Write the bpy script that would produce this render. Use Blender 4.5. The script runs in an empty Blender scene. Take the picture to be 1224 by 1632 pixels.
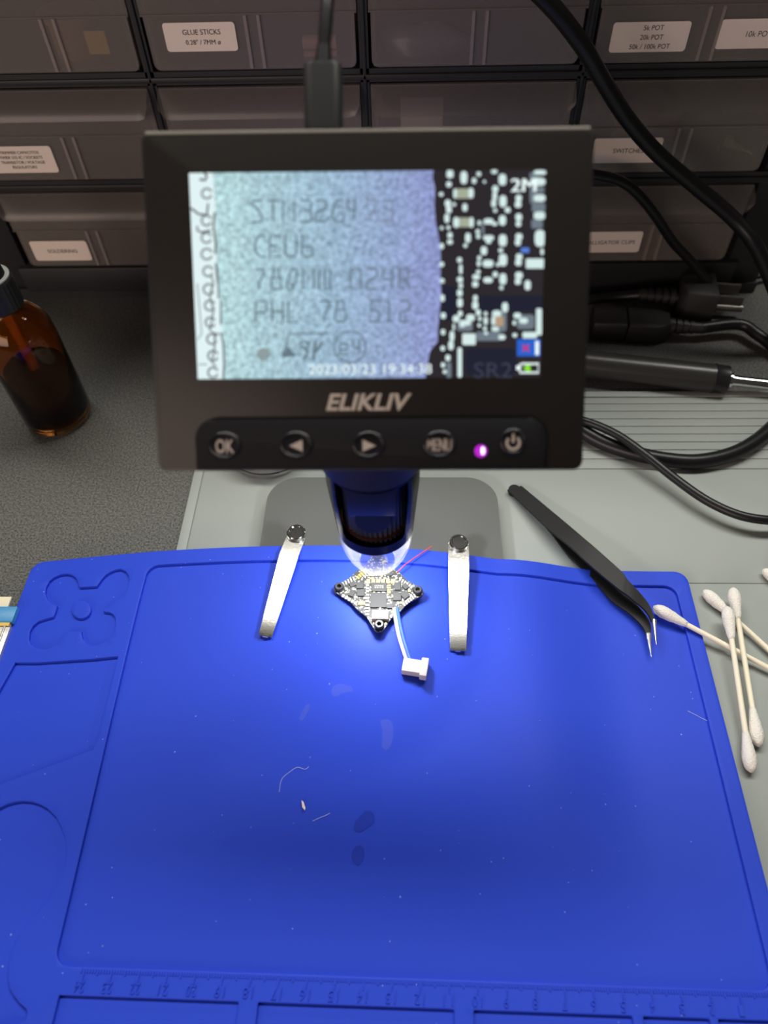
import bpy, bmesh, math, random
from mathutils import Vector, Matrix
random.seed(7)
R = math.radians
SC = bpy.context.scene
COL = SC.collection

# ------------------------------------------------------------------ camera
F_PX, PITCH, ROLL, YAW, CAM_H = 1170.9, 0.916136, -0.0386687, 0.0502947, 0.311
cp, sp, cy, sy, cr, sr = math.cos(PITCH), math.sin(PITCH), math.cos(YAW), math.sin(YAW), math.cos(ROLL), math.sin(ROLL)
ZR = Matrix(((cy, -sy, 0), (sy, cy, 0), (0, 0, 1)))
FW = ZR @ Vector((0, cp, -sp))
_u = ZR @ Vector((0, sp, cp)); _r = ZR @ Vector((1, 0, 0))
RT = cr * _r + sr * _u
UP = -sr * _r + cr * _u
CAM = Vector((0, 0, CAM_H))
cd = bpy.data.cameras.new('camera'); cam = bpy.data.objects.new('camera', cd); COL.objects.link(cam)
cam.matrix_world = Matrix(((RT.x, UP.x, -FW.x, CAM.x), (RT.y, UP.y, -FW.y, CAM.y), (RT.z, UP.z, -FW.z, CAM.z), (0, 0, 0, 1)))
cd.sensor_fit = 'HORIZONTAL'; cd.sensor_width = 7.3; cd.lens = 7.3 * F_PX / 1224
cd.clip_start = 0.01; cd.clip_end = 10
cd.dof.use_dof = True; cd.dof.focus_distance = 0.335; cd.dof.aperture_fstop = 2.2
SC.camera = cam

# ------------------------------------------------------------------ world, lights, exposure
w = bpy.data.worlds.new('room_light'); SC.world = w; w.use_nodes = True
w.node_tree.nodes['Background'].inputs[0].default_value = (1.0, 0.86, 0.74, 1)
w.node_tree.nodes['Background'].inputs[1].default_value = 0.04


def area(name, loc, target, sx, sy_, energy, color):
    l = bpy.data.lights.new(name, 'AREA'); l.shape = 'RECTANGLE'; l.size = sx; l.size_y = sy_
    l.energy = energy; l.color = color
    o = bpy.data.objects.new(name, l); COL.objects.link(o); o.location = loc
    o.rotation_euler = (Vector(target) - Vector(loc)).to_track_quat('-Z', 'Y').to_euler()
    return o


BENCH = (0.02, 0.585, 0.92)
area('bench_light', BENCH, (0.0, 0.20, 0.0), 1.20, 0.17, 13.6, (1.0, 0.98, 0.90))
area('room_lamp', (-1.0, -1.35, 0.62), (-0.1, 0.42, 0.15), 1.4, 0.8, 18.0, (1.0, 0.79, 0.68))
SC.view_settings.view_transform = 'Standard'; SC.view_settings.look = 'None'
SC.view_settings.exposure = 0.0; SC.view_settings.gamma = 1.0; SC.view_settings.use_curve_mapping = False
SC.cycles.use_denoising = True
SC.cycles.transparent_max_bounces = 24
SC.cycles.max_bounces = 10
SC.cycles.sample_clamp_indirect = 4.0


# ------------------------------------------------------------------ measuring helpers
def ray(px, py): return FW + RT * ((px - 612) / F_PX) - UP * ((py - 816) / F_PX)
def at(px, py, z=0.0):
    d = ray(px, py); return CAM + d * ((z - CAM_H) / d.z)
def aty(px, py, Y):
    d = ray(px, py); return CAM + d * (Y / d.y)


# monitor frame (fitted from the four corners of the display)
MC = Vector((-0.0106, 0.1720, 0.1915))
MX = Vector((0.9999, 0.0100, -0.0075)).normalized()
MN = Vector((0.0125, -0.7231, 0.6907)); MN = (MN - MN.dot(MX) * MX).normalized()
MY = MN.cross(MX)
def mon(px, py):
    d = ray(px, py); t = (MC - CAM).dot(MN) / d.dot(MN); q = CAM + d * t - MC
    return q.dot(MX) * 1000, q.dot(MY) * 1000
def ml(x, y, z=0.0): return MC + MX * (x / 1000) + MY * (y / 1000) + MN * (z / 1000)


# ------------------------------------------------------------------ object helpers
def tag(o, label=None, cat=None, group=None, kind=None):
    if label: o['label'] = label
    if cat: o['category'] = cat
    if group: o['group'] = group
    if kind: o['kind'] = kind
    return o


def thing(name, loc, label, cat, group=None, rot=(0, 0, 0)):
    o = bpy.data.objects.new(name, None); COL.objects.link(o); o.location = loc; o.rotation_euler = rot
    o.empty_display_size = 0.01
    return tag(o, label, cat, group)


def world_loc(o):
    v = Vector((0, 0, 0))
    while o is not None:
        v += o.location; o = o.parent
    return v


def obj(name, bm, m, parent=None, smooth=None, local=False):
    """link a bmesh whose vertices are in world coordinates (or in the parent's own frame if local)"""
    bmesh.ops.recalc_face_normals(bm, faces=bm.faces[:])
    if smooth is not None:
        for f in bm.faces: f.smooth = True
        for e in bm.edges:
            if len(e.link_faces) == 2 and e.calc_face_angle(0) > R(smooth): e.smooth = False
    vs = bm.verts
    c = Vector((0, 0, 0))
    if len(vs):
        xs = [v.co for v in vs]
        c = Vector(((min(v.x for v in xs) + max(v.x for v in xs)) / 2, (min(v.y for v in xs) + max(v.y for v in xs)) / 2, min(v.z for v in xs)))
    bmesh.ops.translate(bm, verts=bm.verts[:], vec=-c)
    me = bpy.data.meshes.new(name); bm.to_mesh(me); bm.free()
    me.materials.append(m)
    o = bpy.data.objects.new(name, me); COL.objects.link(o)
    o.location = c
    if parent is not None:
        o.parent = parent
        if not local: o.location = c - world_loc(parent)
    return o


def dup(root, loc, rot, label=None):
    r = root.copy(); COL.objects.link(r); r.location = loc; r.rotation_euler = rot
    if label: r['label'] = label
    for ch in list(root.children):
        c = ch.copy(); COL.objects.link(c); c.parent = r
        for g in ch.children:
            d = g.copy(); COL.objects.link(d); d.parent = c
    return r


def NB(): return bmesh.new()


def box(bm, x0, x1, y0, y1, z0, z1, f=None, bev=0.0, seg=2):
    t = bmesh.new()
    bmesh.ops.create_cube(t, size=1)
    for v in t.verts:
        v.co = Vector(((x0 + x1) / 2 + v.co.x * (x1 - x0), (y0 + y1) / 2 + v.co.y * (y1 - y0), (z0 + z1) / 2 + v.co.z * (z1 - z0)))
    if bev: bmesh.ops.bevel(t, geom=t.edges[:], offset=bev, segments=seg, affect='EDGES', profile=0.5)
    merge(bm, t, f)


def merge(bm, t, f=None):
    mp = {}
    for v in t.verts: mp[v] = bm.verts.new(f(v.co) if f else v.co)
    for fc in t.faces:
        try: bm.faces.new([mp[v] for v in fc.verts])
        except ValueError: pass
    t.free()


def prism(bm, pts, z0, z1, f=None, bev=0.0):
    """closed outline (2D) extruded z0..z1"""
    t = bmesh.new()
    a = [t.verts.new((p[0], p[1], z0)) for p in pts]; b = [t.verts.new((p[0], p[1], z1)) for p in pts]
    n = len(pts)
    t.faces.new(a[::-1]); top = t.faces.new(b)
    for i in range(n): t.faces.new((a[i], a[(i + 1) % n], b[(i + 1) % n], b[i]))
    if bev: bmesh.ops.bevel(t, geom=list(top.edges), offset=bev, segments=2, affect='EDGES', profile=0.5)
    merge(bm, t, f)


def flat(bm, pts, f):
    bm.faces.new([bm.verts.new(f(Vector((p[0], p[1], p[2] if len(p) > 2 else 0)))) for p in pts])


def lathe(bm, prof, c=(0, 0, 0), n=48, f=None, a0=0, a1=360, cap=False):
    c = Vector(c); full = abs(a1 - a0) >= 360; m = n if full else n + 1
    rings = []
    for r, z in prof:
        ring = []
        for i in range(m):
            a = R(a0 + (a1 - a0) * i / n)
            p = c + Vector((r * math.cos(a), r * math.sin(a), z))
            ring.append(bm.verts.new(f(p) if f else p))
        rings.append(ring)
    for k in range(len(rings) - 1):
        for i in range(n):
            j = (i + 1) % m
            bm.faces.new((rings[k][i], rings[k][j], rings[k + 1][j], rings[k + 1][i]))
    if cap and full:
        bm.faces.new(rings[0][::-1]); bm.faces.new(rings[-1])
    return rings


def spline(pts, n=10):
    P = [Vector(p) for p in pts]; out = []
    for i in range(len(P) - 1):
        p0 = P[max(i - 1, 0)]; p1 = P[i]; p2 = P[i + 1]; p3 = P[min(i + 2, len(P) - 1)]
        for k in range(n):
            t = k / n
            out.append(0.5 * ((2 * p1) + (p2 - p0) * t + (2 * p0 - 5 * p1 + 4 * p2 - p3) * t * t + (3 * p1 - p0 - 3 * p2 + p3) * t ** 3))
    out.append(P[-1]); return out


def tube(bm, path, r, n=14, flatten=1.0):
    rr = r if callable(r) else (lambda t: r)
    N = len(path); rings = []; prev = None
    for i, p in enumerate(path):
        d = (path[min(i + 1, N - 1)] - path[max(i - 1, 0)]).normalized()
        if prev is None:
            a = Vector((0, 0, 1)) if abs(d.z) < 0.9 else Vector((1, 0, 0))
            nx = d.cross(a).normalized()
        else: nx = (prev - d * prev.dot(d)).normalized()
        prev = nx; ny = d.cross(nx); q = rr(i / (N - 1))
        rings.append([bm.verts.new(p + nx * q * math.cos(2 * math.pi * k / n) + ny * q * flatten * math.sin(2 * math.pi * k / n)) for k in range(n)])
    for i in range(N - 1):
        for k in range(n):
            bm.faces.new((rings[i][k], rings[i][(k + 1) % n], rings[i + 1][(k + 1) % n], rings[i + 1][k]))
    bm.faces.new(rings[0][::-1]); bm.faces.new(rings[-1])


def rrect(x0, x1, y0, y1, r, n=6, corners=(1, 1, 1, 1)):
    """rounded rectangle outline, corners = BL, BR, TR, TL"""
    pts = []
    for (cx, cy_, a, on) in ((x0 + r, y0 + r, 180, corners[0]), (x1 - r, y0 + r, 270, corners[1]), (x1 - r, y1 - r, 0, corners[2]), (x0 + r, y1 - r, 90, corners[3])):
        if not on:
            pts.append((x0 if cx < (x0 + x1) / 2 else x1, y0 if cy_ < (y0 + y1) / 2 else y1)); continue
        for k in range(n + 1):
            t = R(a + 90 * k / n); pts.append((cx + r * math.cos(t), cy_ + r * math.sin(t)))
    return pts


def ell(cx, cy_, rx, ry, n=16): return [(cx + rx * math.cos(2 * math.pi * k / n), cy_ + ry * math.sin(2 * math.pi * k / n)) for k in range(n)]


def curve_layer(loops, z0, z1, bev):
    """even-odd filled outline with holes, extruded z0..z1 with a soft top edge, as a bmesh"""
    cu = bpy.data.curves.new('layer', 'CURVE'); cu.dimensions = '2D'; cu.fill_mode = 'BOTH'
    for lp in loops:
        s = cu.splines.new('POLY'); s.points.add(len(lp) - 1)
        for p, q in zip(s.points, lp): p.co = (q[0], q[1], 0, 1)
        s.use_cyclic_u = True
    cu.bevel_depth = bev; cu.bevel_resolution = 1; cu.offset = -bev
    cu.extrude = (z1 - z0) / 2 - bev
    o = bpy.data.objects.new('layer', cu); COL.objects.link(o)
    bpy.context.view_layer.update()
    me = o.evaluated_get(bpy.context.evaluated_depsgraph_get()).to_mesh()
    bm = bmesh.new(); bm.from_mesh(me)
    o.to_mesh_clear(); bpy.data.objects.remove(o); bpy.data.curves.remove(cu)
    bmesh.ops.translate(bm, verts=bm.verts[:], vec=(0, 0, (z0 + z1) / 2))
    bmesh.ops.remove_doubles(bm, verts=bm.verts[:], dist=1e-6)
    return bm


_tc = {}
def text_raw(s, off=0.0):
    k = (s, off)
    if k not in _tc:
        cu = bpy.data.curves.new('t', 'FONT'); cu.body = s; cu.align_x = 'CENTER'; cu.resolution_u = 3; cu.offset = off
        o = bpy.data.objects.new('t', cu); COL.objects.link(o); bpy.context.view_layer.update()
        me = o.evaluated_get(bpy.context.evaluated_depsgraph_get()).to_mesh()
        vs = [v.co.copy() for v in me.vertices]; fs = [tuple(p.vertices) for p in me.polygons]
        o.to_mesh_clear(); bpy.data.objects.remove(o); bpy.data.curves.remove(cu)
        x0 = min(v.x for v in vs); x1 = max(v.x for v in vs); y0 = min(v.y for v in vs); y1 = max(v.y for v in vs)
        _tc[k] = ([((v.x - x0) / (x1 - x0), (v.y - y0) / (y1 - y0)) for v in vs], fs, (x1 - x0) / (y1 - y0))
    return _tc[k]


def text(bm, s, x0, x1, y0, y1, f, shear=0.0, off=0.0, z=0.0):
    """lettering fitted to the box x0..x1, y0..y1 of a plane, f maps plane -> world"""
    vs, fs, _ = text_raw(s, off)
    W = x1 - x0; H = y1 - y0; k = shear * H
    vv = [bm.verts.new(f(Vector((x0 + a * (W - k) + b * k, y0 + b * H, z)))) for a, b in vs]
    for q in fs:
        try: bm.faces.new([vv[i] for i in q])
        except ValueError: pass


# single-stroke lettering as on the marked chip, on a 4 x 6 grid
STK = {'S': [[(4, 6), (.5, 6), (0, 5.2), (3.6, 2), (4, .8), (3.4, 0), (0, 0)]], 'T': [[(0, 6), (4, 6)], [(2, 6), (2, 0)]],
       'M': [[(0, 0), (0, 6), (2, 3), (4, 6), (4, 0)]], '3': [[(0, 6), (3.6, 6), (4, 5), (3.4, 3.2), (1, 3.2)], [(3.4, 3.2), (4, 2), (4, .6), (3.4, 0), (0, 0)]],
       '2': [[(0, 6), (3.4, 6), (4, 5.2), (4, 4), (3.4, 3.4), (.6, 2.6), (0, 1.8), (0, 0), (4, 0)]],
       'G': [[(3.8, 6), (1.6, 6), (.4, 4.6), (0, 2), (.6, .4), (1.4, 0), (3, 0), (4, .8), (4, 2.4), (2.2, 2.4)]],
       '4': [[(0, 6), (0, 3.2), (.6, 2.6), (3, 2.6)], [(3.4, 6), (3.2, 0)]], '7': [[(0, 6), (4, 6), (3.8, 4.6), (1.8, 2), (1.8, 0)]],
       'C': [[(4, 6), (2, 6), (.6, 4.6), (0, 3), (.6, 1.4), (2, 0), (4, 0)]], 'E': [[(4, 6), (0, 6), (0, 0), (4, 0)], [(0, 3), (3, 3)]],
       'U': [[(0, 6), (0, .8), (.8, 0), (3.2, 0), (4, .8), (4, 6)]], '6': [[(.4, 6), (0, .6), (.8, 0), (3.4, 0), (4, .8), (4, 2.2), (3.4, 2.8), (.2, 2.8)]],
       '8': [[(.6, 6), (3.4, 6), (3.4, 3.4), (.6, 3.4), (.6, 6)], [(0, 3.4), (4, 3.4), (4, .5), (3.4, 0), (.6, 0), (0, .5), (0, 3.4)]],
       'Q': [[(2, 6), (.6, 3.6), (0, 1), (.6, 0), (2.2, 0), (3.6, 2.6), (4, 5), (3.4, 6), (2, 6)], [(1.8, 1.6), (2.6, 0)]],
       'W': [[(0, 6), (0, 0), (2, 0), (2, 6)], [(2, 0), (4, 0), (4, 6)]], '0': [[(0, 6), (4, 6), (4, 0), (0, 0), (0, 6)]],
       '9': [[(3.8, 2.8), (.6, 2.8), (0, 3.6), (.4, 6), (3.8, 6), (3.8, 0)]], 'R': [[(0, 0), (0, 6), (3.4, 6), (4, 5), (3.4, 3), (0, 3)], [(2.4, 3), (4, 0)]],
       'P': [[(0, 0), (0, 6), (3.4, 6), (4, 5.2), (4, 3.4), (3.4, 2.8), (0, 2.8)]], 'H': [[(0, 0), (0, 6)], [(4, 0), (4, 6)], [(0, 3), (4, 3)]],
       'L': [[(0, 6), (0, 0), (4, 0)]], '5': [[(3.6, 6), (.6, 6), (.4, 3.4), (3, 3.2), (4, 2.2), (4, .6), (3.4, 0), (0, 0)]],
       '1': [[(.8, 5.6), (2, 6), (2, 0)], [(.6, 0), (3.6, 0)]], 'V': [[(0, 6), (2, 0), (4, 6)]], 'e': [[(0, 2), (4, 2), (4, 4), (0, 4), (0, 0), (4, 0)]]}


def stroke(bm, pts, wd, f, z=0.0):
    """a flat pen line of width wd through 2D points"""
    P = [Vector((p[0], p[1])) for p in pts]; n = len(P); L = []
    for i in range(n):
        d = (P[min(i + 1, n - 1)] - P[max(i - 1, 0)])
        if d.length < 1e-9: d = Vector((1, 0))
        d.normalize(); q = Vector((-d.y, d.x)) * wd / 2
        L.append((bm.verts.new(f(Vector((P[i].x + q.x, P[i].y + q.y, z)))), bm.verts.new(f(Vector((P[i].x - q.x, P[i].y - q.y, z))))))
    for i in range(n - 1):
        bm.faces.new((L[i][0], L[i][1], L[i + 1][1], L[i + 1][0]))


# ------------------------------------------------------------------ materials
def mat(name, color=(.5, .5, .5), rough=.5, metal=0, spec=.5, emit=None, estr=1.0, coat=0, trans=0, ior=1.45):
    m = bpy.data.materials.new(name); m.use_nodes = True
    b = m.node_tree.nodes['Principled BSDF']
    b.inputs['Base Color'].default_value = (*color, 1); b.inputs['Roughness'].default_value = rough
    b.inputs['Metallic'].default_value = metal; b.inputs['Specular IOR Level'].default_value = spec
    b.inputs['Coat Weight'].default_value = coat; b.inputs['Transmission Weight'].default_value = trans; b.inputs['IOR'].default_value = ior
    if emit: b.inputs['Emission Color'].default_value = (*emit, 1); b.inputs['Emission Strength'].default_value = estr
    return m


def nodes(m): return m.node_tree.nodes, m.node_tree.links, m.node_tree.nodes['Principled BSDF']


def noise_bump(m, scale, strength, dist=0.0004, detail=4):
    N, L, b = nodes(m)
    tc = N.new('ShaderNodeTexCoord'); nz = N.new('ShaderNodeTexNoise'); bp = N.new('ShaderNodeBump')
    nz.inputs['Scale'].default_value = scale; nz.inputs['Detail'].default_value = detail
    bp.inputs['Strength'].default_value = strength; bp.inputs['Distance'].default_value = dist
    L.new(tc.outputs['Object'], nz.inputs['Vector']); L.new(nz.outputs['Fac'], bp.inputs['Height']); L.new(bp.outputs['Normal'], b.inputs['Normal'])
    return nz


def ramp_color(m, tex_out, stops):
    N, L, b = nodes(m)
    r = N.new('ShaderNodeValToRGB'); els = r.color_ramp.elements
    while len(els) < len(stops): els.new(0.5)
    for e, (p, c) in zip(els, stops): e.position = p; e.color = (*c, 1)
    L.new(tex_out, r.inputs['Fac']); L.new(r.outputs['Color'], b.inputs['Base Color'])
    return r


def see_through(name, color, alpha, rough, gloss=0.08):
    """clear or cloudy plastic: transparent mixed with a tinted body and a glossy skin"""
    m = bpy.data.materials.new(name); m.use_nodes = True
    N, L = m.node_tree.nodes, m.node_tree.links; N.clear()
    out = N.new('ShaderNodeOutputMaterial'); t = N.new('ShaderNodeBsdfTransparent'); d = N.new('ShaderNodeBsdfDiffuse'); g = N.new('ShaderNodeBsdfGlossy')
    tl = N.new('ShaderNodeBsdfTranslucent'); md = N.new('ShaderNodeMixShader'); md.inputs[0].default_value = 0.35
    d.inputs[0].default_value = (*color, 1); tl.inputs[0].default_value = (*color, 1); g.inputs[1].default_value = rough
    m1 = N.new('ShaderNodeMixShader'); m1.inputs[0].default_value = alpha
    fr = N.new('ShaderNodeLayerWeight'); fr.inputs[0].default_value = 0.35
    mp = N.new('ShaderNodeMapRange'); mp.inputs[3].default_value = gloss; mp.inputs[4].default_value = min(1, gloss * 5)
    m2 = N.new('ShaderNodeMixShader')
    L.new(d.outputs[0], md.inputs[1]); L.new(tl.outputs[0], md.inputs[2])
    L.new(t.outputs[0], m1.inputs[1]); L.new(md.outputs[0], m1.inputs[2])
    L.new(fr.outputs['Facing'], mp.inputs[0]); L.new(mp.outputs[0], m2.inputs[0]); L.new(m1.outputs[0], m2.inputs[1]); L.new(g.outputs[0], m2.inputs[2])
    L.new(m2.outputs[0], out.inputs[0])
    return m


def emitter(name, color, strength=1.0):
    m = bpy.data.materials.new(name); m.use_nodes = True
    N, L = m.node_tree.nodes, m.node_tree.links; N.clear()
    out = N.new('ShaderNodeOutputMaterial'); e = N.new('ShaderNodeEmission'); e.inputs[0].default_value = (*color, 1); e.inputs[1].default_value = strength
    L.new(e.outputs[0], out.inputs[0]); return m


def lin(r, g, b):
    f = lambda c: c / 12.92 if c <= .04045 else ((c + .055) / 1.055) ** 2.4
    return tuple(f(v / 255) for v in (r, g, b))


M = {}
M['black_plastic'] = mat('black_plastic', (.014, .014, .015), .36); noise_bump(M['black_plastic'], 2500, .15, .0001)
M['panel_black'] = mat('panel_black', (.007, .007, .009), .6, spec=.2)
M['gloss_black'] = mat('gloss_black', (.019, .0165, .015), .33, spec=.22)
M['cabinet_black'] = mat('cabinet_black', (.018, .019, .021), .5); noise_bump(M['cabinet_black'], 900, .2, .0002)
M['cord_black'] = mat('cord_black', (.008, .008, .009), .36, spec=.4)
M['tube_black'] = mat('tube_black', (.010, .010, .014), .22)
M['drawer'] = see_through('cloudy_drawer_plastic', (.32, .285, .265), .43, .32, .03)
M['drawer_rib'] = see_through('drawer_rib_plastic', (.52, .45, .42), .55, .25, .05)
M['sticker'] = mat('cream_sticker', (.86, .75, .68), .6)
M['ink'] = mat('black_ink', (.01, .01, .01), .6)
M['clear'] = see_through('clear_plastic', (.9, .9, .95), .06, .05, .10)
M['steel'] = mat('bright_steel', (.83, .82, .78), .26, 1.0); noise_bump(M['steel'], 1500, .25, .0002)
M['chrome'] = mat('chrome', (.80, .80, .80), .10, 1.0)
M['base_grey'] = mat('base_grey', (.085, .088, .085), .55); noise_bump(M['base_grey'], 2500, .25, .0002)
M['legend'] = mat('silver_legend', (.42, .36, .32), .5)
M['white_plastic'] = mat('white_plastic', (.58, .54, .53), .45, spec=.3)
M['copper'] = mat('copper', (.50, .22, .10), .35, 1.0)
M['cotton'] = mat('cotton', (.86, .83, .78), .95, spec=.1); noise_bump(M['cotton'], 1600, .8, .0008)
M['stick'] = mat('paper_stick', (.86, .80, .64), .7)
M['tweezer'] = mat('tweezer_black', (.011, .011, .012), .5, spec=.35); noise_bump(M['tweezer'], 3000, .1, .0001)

m = mat('blue_silicone', (.026, .066, .60), .52, spec=.18); M['blue'] = m
N, L, b = nodes(m)
tc = N.new('ShaderNodeTexCoord')
def vor_specks(scale, thr, dens):
    v = N.new('ShaderNodeTexVoronoi'); v.inputs['Scale'].default_value = scale; L.new(tc.outputs['Object'], v.inputs['Vector'])
    lt = N.new('ShaderNodeMath'); lt.operation = 'LESS_THAN'; lt.inputs[1].default_value = thr; L.new(v.outputs['Distance'], lt.inputs[0])
    sx = N.new('ShaderNodeSeparateColor'); L.new(v.outputs['Color'], sx.inputs[0])
    l2 = N.new('ShaderNodeMath'); l2.operation = 'LESS_THAN'; l2.inputs[1].default_value = dens; L.new(sx.outputs[0], l2.inputs[0])
    mu = N.new('ShaderNodeMath'); mu.operation = 'MULTIPLY'; L.new(lt.outputs[0], mu.inputs[0]); L.new(l2.outputs[0], mu.inputs[1]); return mu
s1 = vor_specks(160, .055, .12); s2 = vor_specks(420, .10, .05)
ad = N.new('ShaderNodeMath'); ad.operation = 'MAXIMUM'; L.new(s1.outputs[0], ad.inputs[0]); L.new(s2.outputs[0], ad.inputs[1])
mx = N.new('ShaderNodeMix'); mx.data_type = 'RGBA'; mx.inputs['A'].default_value = (.024, .064, .60, 1); mx.inputs['B'].default_value = (.20, .28, .80, 1)
L.new(ad.outputs[0], mx.inputs['Factor']); L.new(mx.outputs['Result'], b.inputs['Base Color'])
nz = N.new('ShaderNodeTexNoise'); nz.inputs['Scale'].default_value = 2200; bp = N.new('ShaderNodeBump'); bp.inputs['Strength'].default_value = .12; bp.inputs['Distance'].default_value = .0002
L.new(tc.outputs['Object'], nz.inputs['Vector']); L.new(nz.outputs['Fac'], bp.inputs['Height']); L.new(bp.outputs['Normal'], b.inputs['Normal'])
M['lint'] = mat('pale_lint', (.45, .52, .85), .8)
M['wet'] = mat('wet_blue', (.020, .048, .46), .40, spec=.2)
M['smear'] = see_through('dried_smear', (.35, .42, .85), .07, .6, .0)

m = mat('grey_silicone', (.31, .335, .32), .55, spec=.35); M['grey'] = m; noise_bump(m, 1200, .08, .0002)
m = mat('desk_laminate', (.06, .06, .058), .55, spec=.4); M['desk'] = m
nz = noise_bump(m, 1000, .7, .0005, 3)
ramp_color(m, nz.outputs['Fac'], [(.34, (.032, .034, .034)), (.66, (.155, .152, .140))])
M['wall'] = mat('wall_paint', (.012, .012, .014), .8)


# ------------------------------------------------------------------ structure
bm = NB(); box(bm, -1.0, 1.0, .66, .70, -.75, 1.6)
tag(obj('wall_back', bm, M['wall']), kind='structure')
bm = NB(); box(bm, -1.0, 1.0, -1.6, .66, -.77, -.75)
tag(obj('floor', bm, mat('floor_boards', (.16, .12, .09), .6)), kind='structure')

# ------------------------------------------------------------------ desk
dk = thing('desk', (0, .2, -.75), 'dark grey speckled desk top under both mats and the parts cabinet', 'desk')
bm = NB(); box(bm, -.8, .8, -.12, .65, -.03, 0, bev=.002); obj('desk_top', bm, M['desk'], dk)
for x in (-.74, .74):
    for y in (-.06, .6):
        bm = NB(); box(bm, x - .025, x + .025, y - .025, y + .025, -.75, -.03); obj('leg', bm, M['cabinet_black'], dk)

# ------------------------------------------------------------------ grey silicone mat with a ribbed back strip
bm = NB()
GX0, GX1, GY0, GY1 = -.1185, .33, -.10, .3285
box(bm, GX0, GX1, GY0, GY1, 0.0, .0012, bev=.0003)
T0, T1 = .0010, .0020
box(bm, GX0 + .0001, GX0 + .0052, GY0, GY1 - .0001, T0, T1, bev=.0003)
box(bm, GX0 + .0056, GX1, .3238, GY1 - .0001, T0, T1, bev=.0003)
ys = [.3232, .3180, .3118, .3056, .2995, .2934, .2873, .2812, .2745, .2672]
for a, c in zip(ys, ys[1:]): box(bm, GX0 + .0058, GX1, c + .0003, a - .0001, T0, .00175, bev=.00025)
box(bm, GX0 + .0058, GX1, .1935, .2664, T0, T1, bev=.0003)
box(bm, GX0 + .0058, GX1, GY0, .1934, T0, T1 - .0002, bev=.0003)
tag(obj('silicone_mat', bm, M['grey'], smooth=30), 'pale grey silicone mat with a ribbed back strip beneath the blue mat', 'mat')

# ------------------------------------------------------------------ blue silicone work mat
TH = -.0119740; MOX, MOY = .124645, .0210518
def mw(u, v): return (MOX + math.cos(TH) * u - math.sin(TH) * v, MOY + math.sin(TH) * u + math.cos(TH) * v)
ZB, ZF, ZT = .0021, .0034, .0050
PROF = [(-.30, -.0020), (-.19, -.0004), (-.161, .0054), (-.121, .0122), (-.083, .0165), (-.05, .0185), (-.026, .019), (0, .0172), (.016, .0150), (.045, .0088), (.068, .0026), (.09, 0), (.4, 0)]
GPRO = [(-.2, 0), (.0, 0), (.03, .02), (.08, .35), (.12, .66), (.155, .9), (.18, 1.0), (.20, 1.0), (.4, 1.0)]
def lerp_tab(t, x):
    for (a, p), (c, q) in zip(t, t[1:]):
        if a <= x <= c:
            k = (x - a) / (c - a); return p + (q - p) * k
    return t[-1][1]
def smooth_tab(t, x, h): return sum(lerp_tab(t, x + h * k) for k in (-2, -1, 0, 1, 2)) / 5
def lift(x, y):
    p = smooth_tab(PROF, x, .006); g = smooth_tab(GPRO, y, .008)
    ss = lambda t: (lambda k: k * k * (3 - 2 * k))(min(1, max(0, t)))
    q = .0090 * ss((x + .130) / .060) * ss((.098 - x) / .050) * ss((y - .020) / .085)   # the sheet lies over the base plate
    return max(max(p, 0) * g, q)
def matz(x, y): return ZT + lift(x, y)
def floorz(x, y): return ZF + lift(x, y)
def onmat(px, py, base=ZF, h=0.0):
    """point on the draped mat under a pixel"""
    z = base + h
    for _ in range(12):
        q = at(px, py, z); z = base + lift(q.x, q.y) + h
    return at(px, py, z)
def drape(bm):
    for v in bm.verts: v.co.z += lift(v.co.x, v.co.y)
def grid_cut(bm, step=.006):
    xs = [v.co.x for v in bm.verts]; yy = [v.co.y for v in bm.verts]
    for lo, hi, no in ((min(xs), max(xs), (1, 0, 0)), (max(min(yy), -.01), max(yy), (0, 1, 0))):
        k = lo + step
        while k < hi:
            bmesh.ops.bisect_plane(bm, geom=bm.verts[:] + bm.edges[:] + bm.faces[:], dist=1e-7, plane_co=(k * no[0], k * no[1], 0), plane_no=no)
            k += step

# outline: right edge u=.0113, left u=-.3150, back v=.1775
U0, U1, V0, V1 = -.3150, .0098, -.075, .1772
outer = [mw(*p) for p in rrect(U0, U1, V0, V1, .006, 6)]
area_loop = [mw(*p) for p in rrect(-.2513, .0030, .0047, .1690, .0055, 6)]
z_flat = ZT
def pxl(pts, z=ZT): return [(q.x, q.y) for q in (onmat(a, c, ZT) for a, c in pts)]
K = .3431
drone = [(370, 250), (410, 248), (450, 245), (470, 215), (490, 193), (510, 180), (535, 169), (560, 165), (582, 175), (597, 195), (600, 220), (595, 245), (585, 265), (570, 285), (550, 300), (520, 316), (498, 330), (484, 345),
         (480, 362), (490, 365), (510, 367), (525, 376), (536, 395), (537, 420), (528, 452), (510, 480), (490, 500), (465, 514), (440, 520), (415, 519), (395, 507), (383, 488), (379, 470), (378, 455), (340, 455), (305, 455),
         (290, 470), (270, 500), (250, 520), (225, 534), (195, 538), (165, 531), (143, 515), (134, 490), (138, 455), (152, 430), (178, 408), (215, 396), (248, 387), (258, 362), (265, 335), (240, 324), (220, 305), (210, 278), (213, 250),
         (228, 222), (250, 204), (280, 191), (310, 187), (335, 193), (352, 206), (362, 225), (366, 245)]
drone_loop = pxl([(a * K, 850 + c * K) for a, c in drone])
boss = pxl([(129 + 15.5 * math.cos(2 * math.pi * k / 28), 971 + 14.5 * math.sin(2 * math.pi * k / 28)) for k in range(28)])
A = pxl([(24, 1056), (60, 1056), (105, 1053), (150, 1050), (188, 1046), (149, 1194), (0, 1250)])
A.append((-.1855, A[-1][1] - .006)); A.append((-.1855, A[0][1] - .03))
tray = A
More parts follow.
